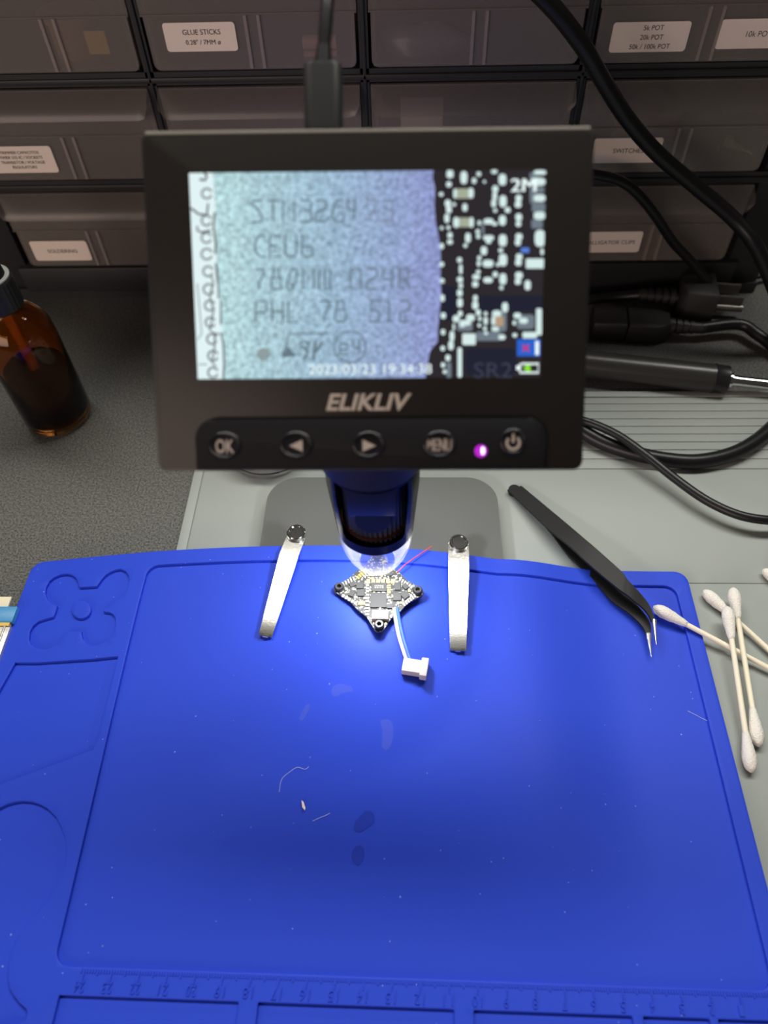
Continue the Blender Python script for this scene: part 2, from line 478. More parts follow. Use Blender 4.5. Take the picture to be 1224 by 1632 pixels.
q8 = [(0, 180), (40, 160), (90, 145), (140, 139), (190, 143), (240, 158), (290, 186), (340, 236), (375, 300), (396, 365), (403, 440), (398, 510), (380, 580), (355, 640), (320, 700), (275, 765), (220, 830), (170, 880), (130, 930), (100, 980),
      (75, 1040), (57, 1110), (48, 1170), (48, 1230), (58, 1280), (78, 1320), (115, 1368), (160, 1410), (165, 1430), (158, 1470), (140, 1490), (100, 1499), (40, 1510), (-40, 1525), (-180, 1480), (-230, 1330), (-220, 1150), (-170, 1000), (-110, 880), (-150, 760), (-190, 620), (-200, 450), (-160, 320), (-90, 230)]
q8 = [(a * .2614, 1240 + c * .2614) for a, c in q8]
eight = [(max(x_, -.1868), y_) for x_, y_ in pxl(q8)]
loops = [outer, area_loop, drone_loop, boss, tray, eight]
def px2u(px, py):
    q = onmat(px, py, ZT); dx, dy = q.x - MOX, q.y - MOY
    return (math.cos(TH) * dx + math.sin(TH) * dy, -math.sin(TH) * dx + math.cos(TH) * dy)
vt = px2u(94, 1586)[1]
for a, c in ((94, 380), (411, 724), (755, 1009), (1026, 1133), (1146, 1290)):
    ua, ub = px2u(a, 1586 + .044 * (a - 94))[0], px2u(c, 1586 + .044 * (c - 94))[0]
    ub = min(ub, .0060)
    loops.append([mw(*p) for p in rrect(ua, ub, -.062, vt, .0005, 2)])
low = curve_layer([outer], ZB, ZF, .0004)
top = curve_layer(loops, ZF - .0003, ZT, .00035)
bm = NB(); merge(bm, low); merge(bm, top)
bmesh.ops.remove_doubles(bm, verts=bm.verts[:], dist=1e-7)
grid_cut(bm, .005); drape(bm)
wm = thing('work_mat', (MOX - .15, MOY + .08, .002), 'blue silicone work mat with moulded trays and a centimetre ruler', 'mat')
obj('mat_sheet', bm, M['blue'], wm, smooth=28)
# ruler: ticks and numerals in relief, read from the far side
bm = NB()
def put(v): x_, y_ = mw(v.x, v.y); return Vector((x_, y_, ZT + lift(x_, y_) + v.z))
for k in range(0, 242):
    u = -.001 * k + .0005
    if u > .006: continue
    ln = .0030 if k % 10 == 0 else (.0024 if k % 5 == 0 else .0018)
    if k % 10 == 0: box(bm, u - .00016, u + .00016, .0040 - .0034, .0041, -.0002, .0003, put)
    box(bm, u - .00022, u + .00022, .0041 - ln + .0006, .0041, -.0002, .00042, put)
for k in range(0, 25):
    s = str(k); wd = .0017 if len(s) == 1 else .0034
    fn = (lambda kk: (lambda v: put(Vector((-.01 * kk - v.x, -.0014 - v.y, v.z)))))(k)
    t_ = NB(); text(t_, s, -wd / 2, wd / 2, -.0016, .0016, lambda v: v, z=-.0001, off=-.012)
    g_ = bmesh.ops.extrude_face_region(t_, geom=t_.faces[:]); bmesh.ops.translate(t_, verts=[v for v in g_['geom'] if isinstance(v, bmesh.types.BMVert)], vec=(0, 0, .0006)); merge(bm, t_, fn)
obj('ruler', bm, M['blue'], wm)
# dried smear and two wet marks
def blob(pts, n=3): return [(p.x, p.y) for p in spline([Vector((a, c, 0)) for a, c in pts] + [Vector((*pts[0], 0))], n)][:-1]
def decal(name, pts, m_, label, cat, group=None, h=.0001):
    bm = NB()
    vs = [bm.verts.new(onmat(a, c, ZF, h)) for a, c in blob(pts)]
    f_ = bm.faces.new(vs); e_ = bmesh.ops.extrude_face_region(bm, geom=[f_])
    for v in e_['geom']:
        if isinstance(v, bmesh.types.BMVert): v.co.z += .00003
    return obj(name, bm, m_, wm)
decal('wet_mark', [(566, 1309), (575, 1300), (584, 1292), (595, 1297), (596, 1311), (584, 1320), (574, 1326), (564, 1322)], M['wet'], 0, 0)
decal('wet_mark', [(563, 1353), (570, 1348), (579, 1352), (580, 1366), (573, 1378), (563, 1375), (560, 1364)], M['wet'], 0, 0)
decal('smear', [(606, 1148), (616, 1146), (625, 1152), (627, 1168), (623, 1188), (615, 1196), (608, 1188), (610, 1170)], M['smear'], 0, 0)
decal('smear', [(530, 1094), (540, 1090), (558, 1093), (562, 1102), (548, 1104), (536, 1110), (528, 1106)], M['smear'], 0, 0)
decal('smear', [(477, 1146), (486, 1126), (494, 1122), (492, 1132), (482, 1148)], M['smear'], 0, 0)
# loose fibres and crumbs lying on the mat
for lab, pts in (('curled pale fibre on the blue mat left of the wet marks', [(445, 1262), (449, 1242), (462, 1230), (474, 1223), (486, 1226), (492, 1222)]),
                 ('straight pale fibre beside the cream crumb on the blue mat', [(498, 1309), (508, 1304), (518, 1300), (526, 1296)]),
                 ('short pale fibre on the blue mat below the tweezer tips', [(1096, 1133), (1110, 1140), (1130, 1150), (1145, 1152)])):
    bm = NB(); tube(bm, spline([onmat(a, c, ZF, .00015) for a, c in pts], 5), .00011, 5)
    tag(obj('lint_fibre', bm, M['lint']), lab, 'lint', 'loose fibres on the blue mat')
bm = NB(); prism(bm, [tuple(onmat(a, c, ZF)[:2]) for a, c in ((481, 1276), (484, 1279), (487, 1288), (486, 1292), (482, 1287))], .0037, .0042, lambda v: Vector((v.x, v.y, v.z + lift(v.x, v.y))))
tag(obj('crumb', bm, M['stick']), 'tiny cream crumb on the blue mat above the wet marks', 'crumb')

# ------------------------------------------------------------------ parts cabinet
YC, X1, PW = .4255, -.13922, .1165
ZR_ = [.14474, .08520, .02593]
CX0, CX1, CTOP = X1 - PW - .0250, X1 + 3 * PW + .0250, .40
cab = thing('parts_cabinet', ((CX0 + CX1) / 2, .50, 0), 'black parts cabinet with rows of cloudy plastic drawers behind the microscope', 'cabinet')
bm = NB()
YB = .60
box(bm, CX0, CX0 + .0235, YC + .004, YB, 0, CTOP, bev=.001); box(bm, CX1 - .0235, CX1, YC + .004, YB, 0, CTOP, bev=.001)
box(bm, CX0, CX1, YC - .001, YB, CTOP - .005, CTOP); box(bm, CX0, CX1, YB - .004, YB, 0, CTOP)
box(bm, CX0 + .019, CX1 - .019, YC - .0005, YB, .006, .0245, bev=.001)
box(bm, CX0, CX1, YC + .001, YB, 0, .0075)
zr = [z for z in ZR_] + [ZR_[0] + .0595 * k for k in (1, 2, 3)]
for z in zr:
    if z < .03: continue
    box(bm, CX0, CX1, YC + .0012, YB, z - .0076, z - .0008)
    box(bm, CX0, CX1, YC - .0002, YC + .004, z - .0062, z - .0034, bev=.0006)
for k in range(1, 4):
    x = X1 + (k - 1) * PW
    box(bm, x - .0024, x + .0024, YC + .0012, YB, .02, CTOP)
    box(bm, x - .0009, x + .0009, YC - .0002, YC + .004, .02, CTOP, bev=.0004)
obj('frame', bm, M['cabinet_black'], cab, smooth=30)

def pyz(v): return Vector((v.x, YC, v.y))
LAB = {}
def lab(col, row, x0, x1, z0, z1, lines):
    LAB.setdefault((col, row), []).append((x0, x1, z0, z1, lines))
def box_px(tl, br):
    a = aty(*tl, YC); c = aty(*br, YC); return a.x, c.x, c.z, a.z
x0, x1, z0, z1 = box_px((257, 37), (382, 81)); lab(1, 0, x0, x1 - .0006, z0, z1, ['GLUE STICKS', '0.28" / 7MM \u00f8'])
x0, x1, z0, z1 = box_px((979, 36), (1095, 82)); lab(3, 0, x0, x0 + .0392, z0, z1, ['5k POT', '20k POT', '50k / 100k POT'])
x0, x1, z0, z1 = box_px((1152, 31), (1224, 77)); lab(3, 0, x0, x0 + .0392, z0, z1, ['10k POT'])
x0, x1, z0, z1 = box_px((0, 232), (95, 275)); lab(0, 1, x1 - .0392, x1, z0, z1 - .0007, ['TRIMMER CAPACITOS', 'TIMER 555 IC / SOCKETS', 'TRANSISTOR / VOLTAGE', 'REGULATORS'])
x0, x1, z0, z1 = box_px((45, 385), (148, 415)); lab(0, 2, x0, x1, z0, z1, ['SOLDERING'])
x0, x1, z0, z1 = box_px((948, 221), (1048, 259)); lab(3, 1, x1 - .0392, x1, z0, z1, ['SWITCHES'])
x0, x1, z0, z1 = box_px((945, 370), (1017, 402)); lab(3, 2, x1 - .0392, x1, z0, z1, ['ALLIGATOR CLIPS'])

RIBX = {(0, 0): 90, (1, 0): 408, (2, 0): 762, (0, 1): 118, (3, 1): 1080, (3, 2): 1040, (0, 2): 155, (3, 0): 1125}
RIBY = {0: 80, 1: 250, 2: 395}
for row, zb in enumerate(ZR_ + [ZR_[0] + .0595]):
    for col in range(4):
        xa, xb = X1 + (col - 1) * PW + .0030, X1 + col * PW - .0030
        # front: full-width upper band, slightly set-in lower face with rounded corners, a thin ledge between
        bm = NB()
        face = rrect(xa + .0011, xb - .0011, zb, zb + .0262, .0035, 5, (1, 1, 0, 0))
        prism(bm, face, 0, .0014, lambda v: Vector((v.x, YC + .0006 + v.z, v.y)))
        prism(bm, rrect(xa, xb, zb + .0262, zb + .0508, .0014, 3, (0, 0, 1, 1)), 0, .0014, lambda v: Vector((v.x, YC + .0002 + v.z, v.y)))
        box(bm, xa, xb, YC - .0006, YC + .0012, zb + .0258, zb + .0266)
        box(bm, xa, xb, YC - .0004, YC + .0016, zb + .0502, zb + .0511)
        dr = obj('drawer', bm, M['drawer'], cab)
        # bin behind the front
        bm = NB()
        box(bm, xa + .002, xb - .002, YC + .0022, YC + .12, zb, zb + .0012)
        box(bm, xa + .002, xa + .0032, YC + .0022, YC + .12, zb + .0012, zb + .042); box(bm, xb - .0032, xb - .002, YC + .0022, YC + .12, zb + .0012, zb + .042)
        box(bm, xa + .0032, xb - .0032, YC + .1188, YC + .12, zb + .0012, zb + .042)
        obj('bin', bm, M['drawer'], dr)
        # flared finger pull: slopes out and down from the rim, with rounded lower corners
        bm = NB()
        nu, nv = 40, 8; rr = .006; grid = []
        for j in range(nv + 1):
            t = j / nv; rowv = []
            for i in range(nu + 1):
                s = i / nu; x = xa + (xb - xa) * s
                drop = .0125
                d = min(x - xa, xb - x)
                if d < rr: drop -= rr * (1 - math.sqrt(max(0, 1 - ((rr - d) / rr) ** 2)))
                yy_ = YC - .0002 - .0095 * math.sin(t * math.pi / 2 * .9)
                rowv.append(bm.verts.new((x, yy_, zb + .0508 - drop * t)))
            grid.append(rowv)
        for j in range(nv):
            for i in range(nu): bm.faces.new((grid[j][i], grid[j][i + 1], grid[j + 1][i + 1], grid[j + 1][i]))
        g_ = bmesh.ops.solidify(bm, geom=bm.faces[:], thickness=.0011)
        obj('pull', bm, M['drawer'], dr, smooth=40)
        # vertical guide ribs for the partition
        rx = aty(RIBX.get((col, row), 0), RIBY[row], YC).x if (col, row) in RIBX else (xa + xb) / 2
        bm = NB()
        for dx in (-.0034, .0034): box(bm, rx + dx - .0008, rx + dx + .0008, YC - .0004, YC + .0030, zb + .0008, zb + .0256)
        obj('partition_guide', bm, M['drawer_rib'], dr)
        for (x0, x1, z0, z1, lines) in LAB.get((col, row), []):
            bm = NB(); prism(bm, rrect(x0, x1, z0, z1, .0016, 4), 0, .0003, lambda v: Vector((v.x, YC + .0004 - v.z, v.y)))
            obj('sticker', bm, M['sticker'], dr)
            bm = NB(); n = len(lines); H = z1 - z0
            lh = min(.0024, H * .62 / n * .8) if n > 1 else .0026
            if n == 4: lh = .0017
            pitch = {1: 0, 2: .0047, 3: .0043, 4: .0029}[n]
            cxm = (x0 + x1) / 2 + (.0010 if n < 4 else 0)
            for i, s in enumerate(lines):
                asp = text_raw(s)[2]; wd = min(lh * asp * (1.0 if n < 3 else .98), (x1 - x0) * .86)
                zc = (z0 + z1) / 2 + ((n - 1) / 2 - i) * pitch
                text(bm, s, cxm - wd / 2, cxm + wd / 2, zc - lh / 2, zc + lh / 2, lambda v: Vector((v.x, YC - .00005, v.y)))
            obj('lettering', bm, M['ink'], dr)

# things kept in the drawers, seen through the cloudy fronts
def inside(px, py, dy): return aty(px, py, YC + dy)
brown = mat('brown_reel', (.42, .23, .13), .5); pink = mat('pink_glue', (.85, .52, .45), .5)
q = inside(115, 65, .018); bm = NB()
lathe(bm, [(.0, -.013), (.016, -.013), (.016, -.010), (.012, -.010), (.012, .010), (.016, .010), (.016, .013), (0, .013)], (q.x, q.y + .006, q.z), 28)
tag(obj('wire_reel', bm, brown, smooth=40), 'brown wire reel in the drawer left of the glue sticks drawer', 'reel')
q = inside(155, 70, .008); bm = NB(); box(bm, q.x - .0055, q.x + .0055, q.y, q.y + .0006, q.z - .005, q.z + .006)
tag(obj('paper_tag', bm, mat('yellow_tag', (.90, .60, .18), .7)), 'yellow square tag beside the brown wire reel', 'tag')
q = inside(500, 75, .012)
for k in range(2):
    bm = NB(); c = Vector((q.x - .006, q.y + .004, q.z - .0065 + .0075 * k))
    tube(bm, [c + Vector((t, 0, 0)) for t in (0, .006, .012, .018)], .0034, 14)
    tag(obj('glue_stick', bm, pink, smooth=50), ('lower' if k == 0 else 'upper') + ' pink glue stick seen through the glue sticks drawer front', 'glue stick', 'glue sticks in the drawer')
q = inside(672, 185, .010); bm = NB(); box(bm, q.x - .012, q.x + .012, q.y, q.y + .001, q.z - .010, q.z + .010)
tag(obj('paper_slip', bm, mat('slip_paper', (.92, .82, .75), .8)), 'white paper slip in the second-row drawer above the monitor', 'paper')
def lump(name, q, s, m_, label, cat, seed):
    bm = NB(); bmesh.ops.create_icosphere(bm, subdivisions=3, radius=1); rnd = random.Random(seed)
    ph = [(rnd.uniform(1, 4), rnd.uniform(1, 4), rnd.uniform(0, 6)) for _ in range(5)]
    for v in bm.verts:
        k = 1 + .16 * sum(math.sin(a * v.co.x * 2 + c * v.co.z * 2 + d + v.co.y) for a, c, d in ph) / 2
        v.co = Vector((q.x + v.co.x * s[0] * k, q.y + v.co.y * s[1] * k, q.z + v.co.z * s[2] * k))
    return tag(obj(name, bm, m_, smooth=60), label, cat)
lump('plastic_bag', inside(1030, 195, .018), (.020, .010, .017), see_through('pink_bag', (.85, .66, .60), .7, .3, .1), 'crumpled pinkish bag in the switches drawer', 'bag', 3)
lump('plastic_bag', inside(672, 75, .020), (.024, .010, .012), see_through('blue_bag', (.50, .52, .66), .6, .3, .1), 'crumpled bluish bag in the top-row drawer above the plug', 'bag', 5)
brass = mat('dull_brass', (.62, .50, .36), .35, 1.0)
ts = thing('toggle_switch', inside(1160, 233, .016), 'metal toggle switch with a long lever in the switches drawer', 'switch')
a, c = inside(1150, 226, .016), inside(1204, 246, .012)
bm = NB(); tube(bm, [a, a + (c - a) * .25], .0048, 6); obj('nut', bm, brass, ts)
bm = NB(); tube(bm, [a + (c - a) * .2, a + (c - a) * .55], .0021, 12); obj('bushing', bm, brass, ts)
bm = NB(); tube(bm, [a + (c - a) * .5, c], lambda t: .0012 + .0009 * t, 12); obj('lever', bm, M['steel'], ts)
for i, (px, py, s_, lb) in enumerate(((1183, 82, 1.0, 'rear round potentiometer shaft below the 10k label'), (1157, 90, .7, 'smaller metal washer below the 10k label'))):
    q = inside(px, py, .008); bm = NB(); lathe(bm, [(.0016, 0), (.0055 * s_, 0), (.0055 * s_, .0016), (.0016, .0016), (.0016, 0)], (0, 0, 0), 24, lambda v: Vector((q.x + v.x, q.y - v.y * .25 + v.z, q.z + v.y * .9)))
    tag(obj('washer', bm, M['steel'], smooth=40), ('larger metal washer below the 10k label' if i == 0 else lb), 'washer', 'washers in the potentiometer drawer')

# ------------------------------------------------------------------ digital microscope
AX, AY = -.0122, .1722                    # axis of the tube
ms = thing('digital_microscope', (-.0155, .20, .002), 'black digital microscope with a lit tilted monitor standing on a grey base plate', 'microscope')
bm = NB(); prism(bm, rrect(-.0735, .0475, .118, .2545, .016, 10), .0021, .0096, None, .0010)
obj('base_plate', bm, M['base_grey'], ms, smooth=40)
bm = NB(); lathe(bm, [(0, .0099), (.009, .0099), (.009, .018), (.0062, .021), (.0062, .150), (.0055, .1506), (0, .1506)], (AX, .233, 0), 28)
obj('pole', bm, M['chrome'], ms, smooth=40)
# bracket ring round the tube plus arm to the pole
bm = NB()
lathe(bm, [(.0174, .1215), (.0184, .1215), (.0190, .1222), (.0190, .1385), (.0184, .1392), (.0174, .1392)], (AX, AY, 0), 56)
box(bm, AX - .007, AX + .007, AY + .0175, .2400, .124, .137, bev=.002)
lathe(bm, [(.0064, .121), (.0105, .121), (.0105, .140), (.0064, .140)], (AX, .233, 0), 28)
obj('bracket', bm, M['black_plastic'], ms, smooth=40)
# outer tube with an arched window at the front, tapering down
DZ = .0030
def rt(z): return .0150 + (.0170 - .0150) * min(1, max(0, (z - .0785) / (.108 - .0785)))
bm = NB(); nA = 96
zs = [.0785, .0820, .0845, .0860, .0875, .090, .096, .102, .108, .118, .130, .150, .160]
WA = 47
rings = []
for z in zs:
    rings.append([bm.verts.new((AX + rt(z) * math.sin(2 * math.pi * i / nA), AY - rt(z) * math.cos(2 * math.pi * i / nA), z)) for i in range(nA)])
for k in range(len(zs) - 1):
    for i in range(nA):
        a = 360 * (i + .5) / nA; a = a if a < 180 else a - 360
        lim = WA * (1 if zs[k] >= .0860 else (.93 if zs[k] >= .0845 else 0))
        if zs[k] >= .0844 and zs[k] < .1175 and abs(a) < lim: continue
        bm.faces.new((rings[k][i], rings[k][(i + 1) % nA], rings[k + 1][(i + 1) % nA], rings[k + 1][i]))
bmesh.ops.solidify(bm, geom=bm.faces[:], thickness=.0016)
lathe(bm, [(.0150, .0785), (.0060, .0785), (.0060, .0805), (.0150, .0805)], (AX, AY, 0), 48)
obj('barrel', bm, M['tube_black'], ms, smooth=50)
# ribbed inner barrel, copper ring and focus block seen in the window
bm = NB(); nR = 40; prof = []
for z in (.079, .135):
    pass
ra = [bm.verts.new((AX + (.0118 + (.0007 if i % 2 else 0)) * math.cos(math.pi * 2 * i / (2 * nR)), AY + (.0118 + (.0007 if i % 2 else 0)) * math.sin(math.pi * 2 * i / (2 * nR))  , .0820)) for i in range(2 * nR)]
rb = [bm.verts.new(v.co + Vector((0, 0, .058))) for v in ra]
for i in range(2 * nR): bm.faces.new((ra[i], ra[(i + 1) % (2 * nR)], rb[(i + 1) % (2 * nR)], rb[i]))
bm.faces.new(ra[::-1]); bm.faces.new(rb)
obj('focus_wheel', bm, mat('ribbed_blue_black', (.03, .035, .07), .3), ms)
bm = NB(); lathe(bm, [(.0118, .0852), (.0131, .0852), (.0131, .0864), (.0118, .0864)], (AX, AY, 0), 48)
obj('copper_ring', bm, M['copper'], ms, smooth=40)
bm = NB()
box(bm, AX - .0088, AX + .0088, AY - .0150, AY - .005, .103, .125, bev=.001)
prism(bm, ell(0, 0, .0064, .0072, 24), 0, .006, lambda v: Vector((AX + v.x, AY - .0142 + v.z, .0995 + v.y)))
obj('focus_block', bm, M['tube_black'], ms, smooth=40)
# clear lens cone
bm = NB()
lathe(bm, [(.0150, .0785), (.0148, .0735), (.0140, .0680), (.0125, .0625), (.0105, .0578), (.0090, .0548), (.0081, .0535), (.0073, .0535), (.0082, .0552), (.0099, .0586), (.0117, .0632), (.0131, .0684), (.0139, .0735), (.0141, .0785)], (AX, AY, 0), 56)
obj('lens_cone', bm, M['clear'], ms, smooth=60)
bm = NB(); lathe(bm, [(0, .0730), (.0036, .0730), (.0042, .0736), (.0042, .0785)], (AX, AY, 0), 28); obj('lens', bm, mat('lens_glass', (.02, .02, .03), .05), ms, smooth=40)
LEDM = emitter('white_led', (.92, .96, 1.0), 30)
for k in range(8):
    a = 2 * math.pi * (k + .5) / 8; bm = NB()
    lathe(bm, [(0, .0765), (.0011, .0768), (.0013, .0778), (.0013, .0785)], (AX + .0088 * math.cos(a), AY + .0088 * math.sin(a), 0), 12)
    obj('led', bm, LEDM, ms, smooth=50)
ld = bpy.data.lights.new('led_ring_light', 'SPOT'); ld.energy = .42; ld.color = (.93, .96, 1.0); ld.spot_size = R(172); ld.spot_blend = .6; ld.shadow_soft_size = .006
lo = bpy.data.objects.new('led_ring_light', ld); COL.objects.link(lo); lo.location = (AX, AY, .0715)

# monitor ------------------------------------------------------------
HX0, HX1, HY0, HY1 = -59.8, 59.8, -52.6, 37.6
def mlv(v): return ml(v.x, v.y, v.z)
bm = NB(); prism(bm, rrect(HX0, HX1, HY0, HY1, 2.2, 5), -12.0, .4, mlv, .6)
prism(bm, rrect(-30, 30, -40, 22, 6, 5), -24.0, -11.5, mlv)
obj('monitor_housing', bm, M['black_plastic'], ms, smooth=40)
bm = NB()
lathe(bm, [(0, .1490), (.0165, .1490), (.0165, .1640), (.012, .176), (0, .178)], (AX, AY, 0), 40)
obj('tilt_joint', bm, M['black_plastic'], ms, smooth=40)
bm = NB(); prism(bm, rrect(HX0 + .7, HX1 - .7, HY0 + .6, HY1 - .8, 1.6, 4), .2, .75, mlv, .15)
obj('front_panel', bm, M['gloss_black'], ms, smooth=40)
bm = NB(); box(bm, HX0 + 1.2, HX1 - 1.2, HY1 - .78, HY1 - .08, .2, .80, mlv, bev=.1)  # pale strip added to paint the bright highlight along the monitor's top rim
obj('top_edge_highlight', bm, mat('painted_highlight', (.30, .30, .27), .3), ms)
bm = NB(); prism(bm, rrect(-48.6, 49.2, HY0 + .4, -38.0, 5.5, 8, (0, 0, 1, 1)), .5, 2.0, mlv, .5)
bp_ = obj('button_panel', bm, M['panel_black'], ms, smooth=40)
# buttons
PZ = 2.0
def btn(px, py, rx, ry, legend, scale=1.0):
    cx, cy_ = mon(px, py)
    bm = NB()
    lathe(bm, [(1.04, -.1), (1.02, .10), (.98, .30), (.93, .44), (.88, .50), (.84, .46), (.80, .26), (.78, .06), (0, .04)], (0, 0, 0), 40, lambda v: ml(cx + v.x * rx, cy_ + v.y * ry, PZ + v.z))
    o = obj('button', bm, M['tube_black'], ms, smooth=50)
    bm = NB(); fz = lambda v: ml(cx + v.x, cy_ + v.y, PZ + .12 + v.z)
    legend(bm, fz); obj('legend', bm, M['legend'], o)
btn(361, 709, 4.6, 3.7, lambda bm, f: text(bm, 'OK', -2.6, 2.6, -2.2, 1.7, f, off=.02))
btn(474, 708, 4.6, 3.7, lambda bm, f: flat(bm, [(-2.0, -.3), (1.7, -1.9), (1.7, 1.4)], f))
btn(588, 708, 4.6, 3.7, lambda bm, f: flat(bm, [(2.0, -.3), (-1.7, 1.4), (-1.7, -1.9)], f))
btn(700, 707, 4.6, 3.7, lambda bm, f: [text(bm, 'MENU', -3.4 + k, 3.3 + k, -2.0, 1.5, f, z=abs(k) / 9) for k in (-.09, .0, .09)])
def power(bm, f):
    stroke(bm, [(1.75 * math.sin(R(a)), -.35 + 1.75 * math.cos(R(a))) for a in range(38, 323, 12)], .75, f); stroke(bm, [(0, -.3), (0, 2.4)], .75, f)
btn(816, 703, 3.6, 3.6, power)
cx, cy_ = mon(765, 718)
bm = NB(); lathe(bm, [(1.75, -.2), (1.75, .15), (1.3, .55), (0, .7)], (0, 0, 0), 24, lambda v: ml(cx + v.x, cy_ + v.y, PZ + v.z))
m = emitter('magenta_led', (.45, .02, .55), 1.2); o = obj('indicator_light', bm, m, ms, smooth=50)
bm = NB(); prism(bm, ell(.5, .1, .55, 1.15, 14), .55, .8, lambda v: ml(cx + v.x, cy_ + v.y, PZ + v.z)); obj('lit_core', bm, emitter('violet_core', (.75, .65, 1.0), 2.5), o)
# maker's lettering
x0, y0 = mon(520, 655); x1, y1 = mon(656, 628)
bm = NB(); text(bm, 'ELIKLIV', x0, x1, -35.9, -31.2, lambda v: ml(v.x, v.y, .80), shear=.28, off=.028)
obj('lettering', bm, M['legend'], ms)

# display ------------------------------------------------------------
SX, SY, SZ = 47.4, 27.0, .78
bm = NB(); prism(bm, [(-SX, -SY), (SX, -SY), (SX, SY), (-SX, SY)], .3, SZ, mlv)
scr = obj('screen', bm, emitter('screen_dark', lin(46, 42, 46), 1.0), ms)
def layer(k): return SZ + .02 + .012 * k
def smap(k): return lambda v: ml(v.x, v.y, layer(k))
def P2(px, py):
    x, y = mon(px, py); return (max(-SX, min(SX, x)), max(-SY, min(SY, y)))
# the magnified chip: grainy, teal at left fading to violet at right (picture content)
m = bpy.data.materials.new('screen_chip'); m.use_nodes = True
N, L = m.node_tree.nodes, m.node_tree.links; N.clear()
out = N.new('ShaderNodeOutputMaterial'); em = N.new('ShaderNodeEmission'); tc = N.new('ShaderNodeTexCoord')
n1 = N.new('ShaderNodeTexNoise'); n1.inputs['Scale'].default_value = 900; n1.inputs['Detail'].default_value = 3; n1.inputs['Roughness'].default_value = .7
sxz = N.new('ShaderNodeSeparateXYZ'); L.new(tc.outputs['Object'], sxz.inputs[0]); L.new(tc.outputs['Object'], n1.inputs['Vector'])
gr = N.new('ShaderNodeMapRange'); gr.inputs[1].default_value = -.032; gr.inputs[2].default_value = .032; L.new(sxz.outputs['X'], gr.inputs[0])
cr1 = N.new('ShaderNodeValToRGB'); e = cr1.color_ramp.elements; e[0].color = (*lin(190, 226, 226), 1); e[1].color = (*lin(146, 156, 208), 1); e.new(.55).color = (*lin(158, 188, 210), 1)
L.new(gr.outputs[0], cr1.inputs[0])
mr = N.new('ShaderNodeMapRange'); mr.inputs[1].default_value = .3; mr.inputs[2].default_value = .7; mr.inputs[3].default_value = .50; mr.inputs[4].default_value = 1.40
L.new(n1.outputs['Fac'], mr.inputs[0]); L.new(cr1.outputs[0], em.inputs[0]); L.new(mr.outputs[0], em.inputs[1]); L.new(em.outputs[0], out.inputs[0])
chipm = m
edge = [(300, 270), (691, 270), (689, 285), (693, 300), (692, 330), (694, 355), (699, 380), (702, 400), (702, 440), (703, 470), (701, 490), (698, 520), (697, 545), (685, 560), (681, 580), (678, 606), (300, 606)]
bm = NB(); flat(bm, [P2(*p) for p in edge], smap(0)); bmesh.ops.triangulate(bm, faces=bm.faces[:]); obj('chip_picture', bm, chipm, scr)
# bright left band with solder balls
bright = emitter('screen_white', lin(226, 244, 246), 1.0); pale = emitter('screen_pale', lin(200, 226, 232), 1.0)
bm = NB(); flat(bm, [P2(*p) for p in ((298, 272), (340, 272), (345, 340), (347, 420), (354, 520), (358, 606), (298, 606))], smap(1)); obj('bright_band', bm, bright, scr)
darkl = emitter('screen_line', lin(70, 66, 74), 1.0); midl = emitter('screen_grey_line', lin(118, 124, 128), 1.0)
S1 = .1716
def c1(p): return P2(290 + p[0] * S1, 260 + p[1] * S1)
def c2(p): return P2(290 + p[0] * S1, 430 + p[1] * S1)
bm = NB()
for pts in ([(310, 465), (300, 600), (312, 690), (322, 760), (316, 850)], [(320, 935), (332, 1010), (335, 1090)]): stroke(bm, [c1(p) for p in pts], 4.0 * S1 / 1.15 * .9, smap(2))
stroke(bm, [c1(p) for p in ((90, 425), (130, 455), (160, 480), (245, 490))], .55, smap(2)); stroke(bm, [c1(p) for p in ((215, 100), (240, 130), (225, 165), (170, 160))], .6, smap(2))
stroke(bm, [c1(p) for p in ((150, 590), (150, 630), (190, 650), (275, 630))], .5, smap(2)); stroke(bm, [c1(p) for p in ((250, 380), (245, 430), (240, 480))], .5, smap(2))
for pts in ([(325, 0), (345, 180), (345, 270)], [(368, 290), (366, 510)], [(300, 590), (335, 598), (370, 595), (390, 700), (397, 880), (388, 1010)], [(275, 60), (300, 120), (265, 250), (300, 380), (265, 560), (310, 600), (310, 720), (285, 860), (320, 900)]): stroke(bm, [c2(p) for p in pts], .42, smap(2))
obj('dark_outline', bm, darkl, scr)
bm = NB()
for pts in ([(150, 130), (165, 300), (190, 600), (150, 650)], [(160, 880), (240, 880)]): stroke(bm, [c2(p) for p in pts], .3, smap(2))
rings_ = [(c1, 238, 290, 46), (c1, 235, 540, 46), (c1, 235, 700, 46), (c1, 238, 850, 50), (c1, 250, 1010, 46), (c2, 255, 185, 48), (c2, 265, 335, 46), (c2, 270, 490, 44), (c2, 285, 645, 46), (c2, 295, 800, 46), (c2, 295, 955, 46)]
for fn, a, c, r_ in rings_: stroke(bm, [fn((a + r_ * math.cos(R(t)), c + r_ * math.sin(R(t)))) for t in range(20, 350, 20)], .55, smap(3))
obj('grey_outline', bm, midl, scr)
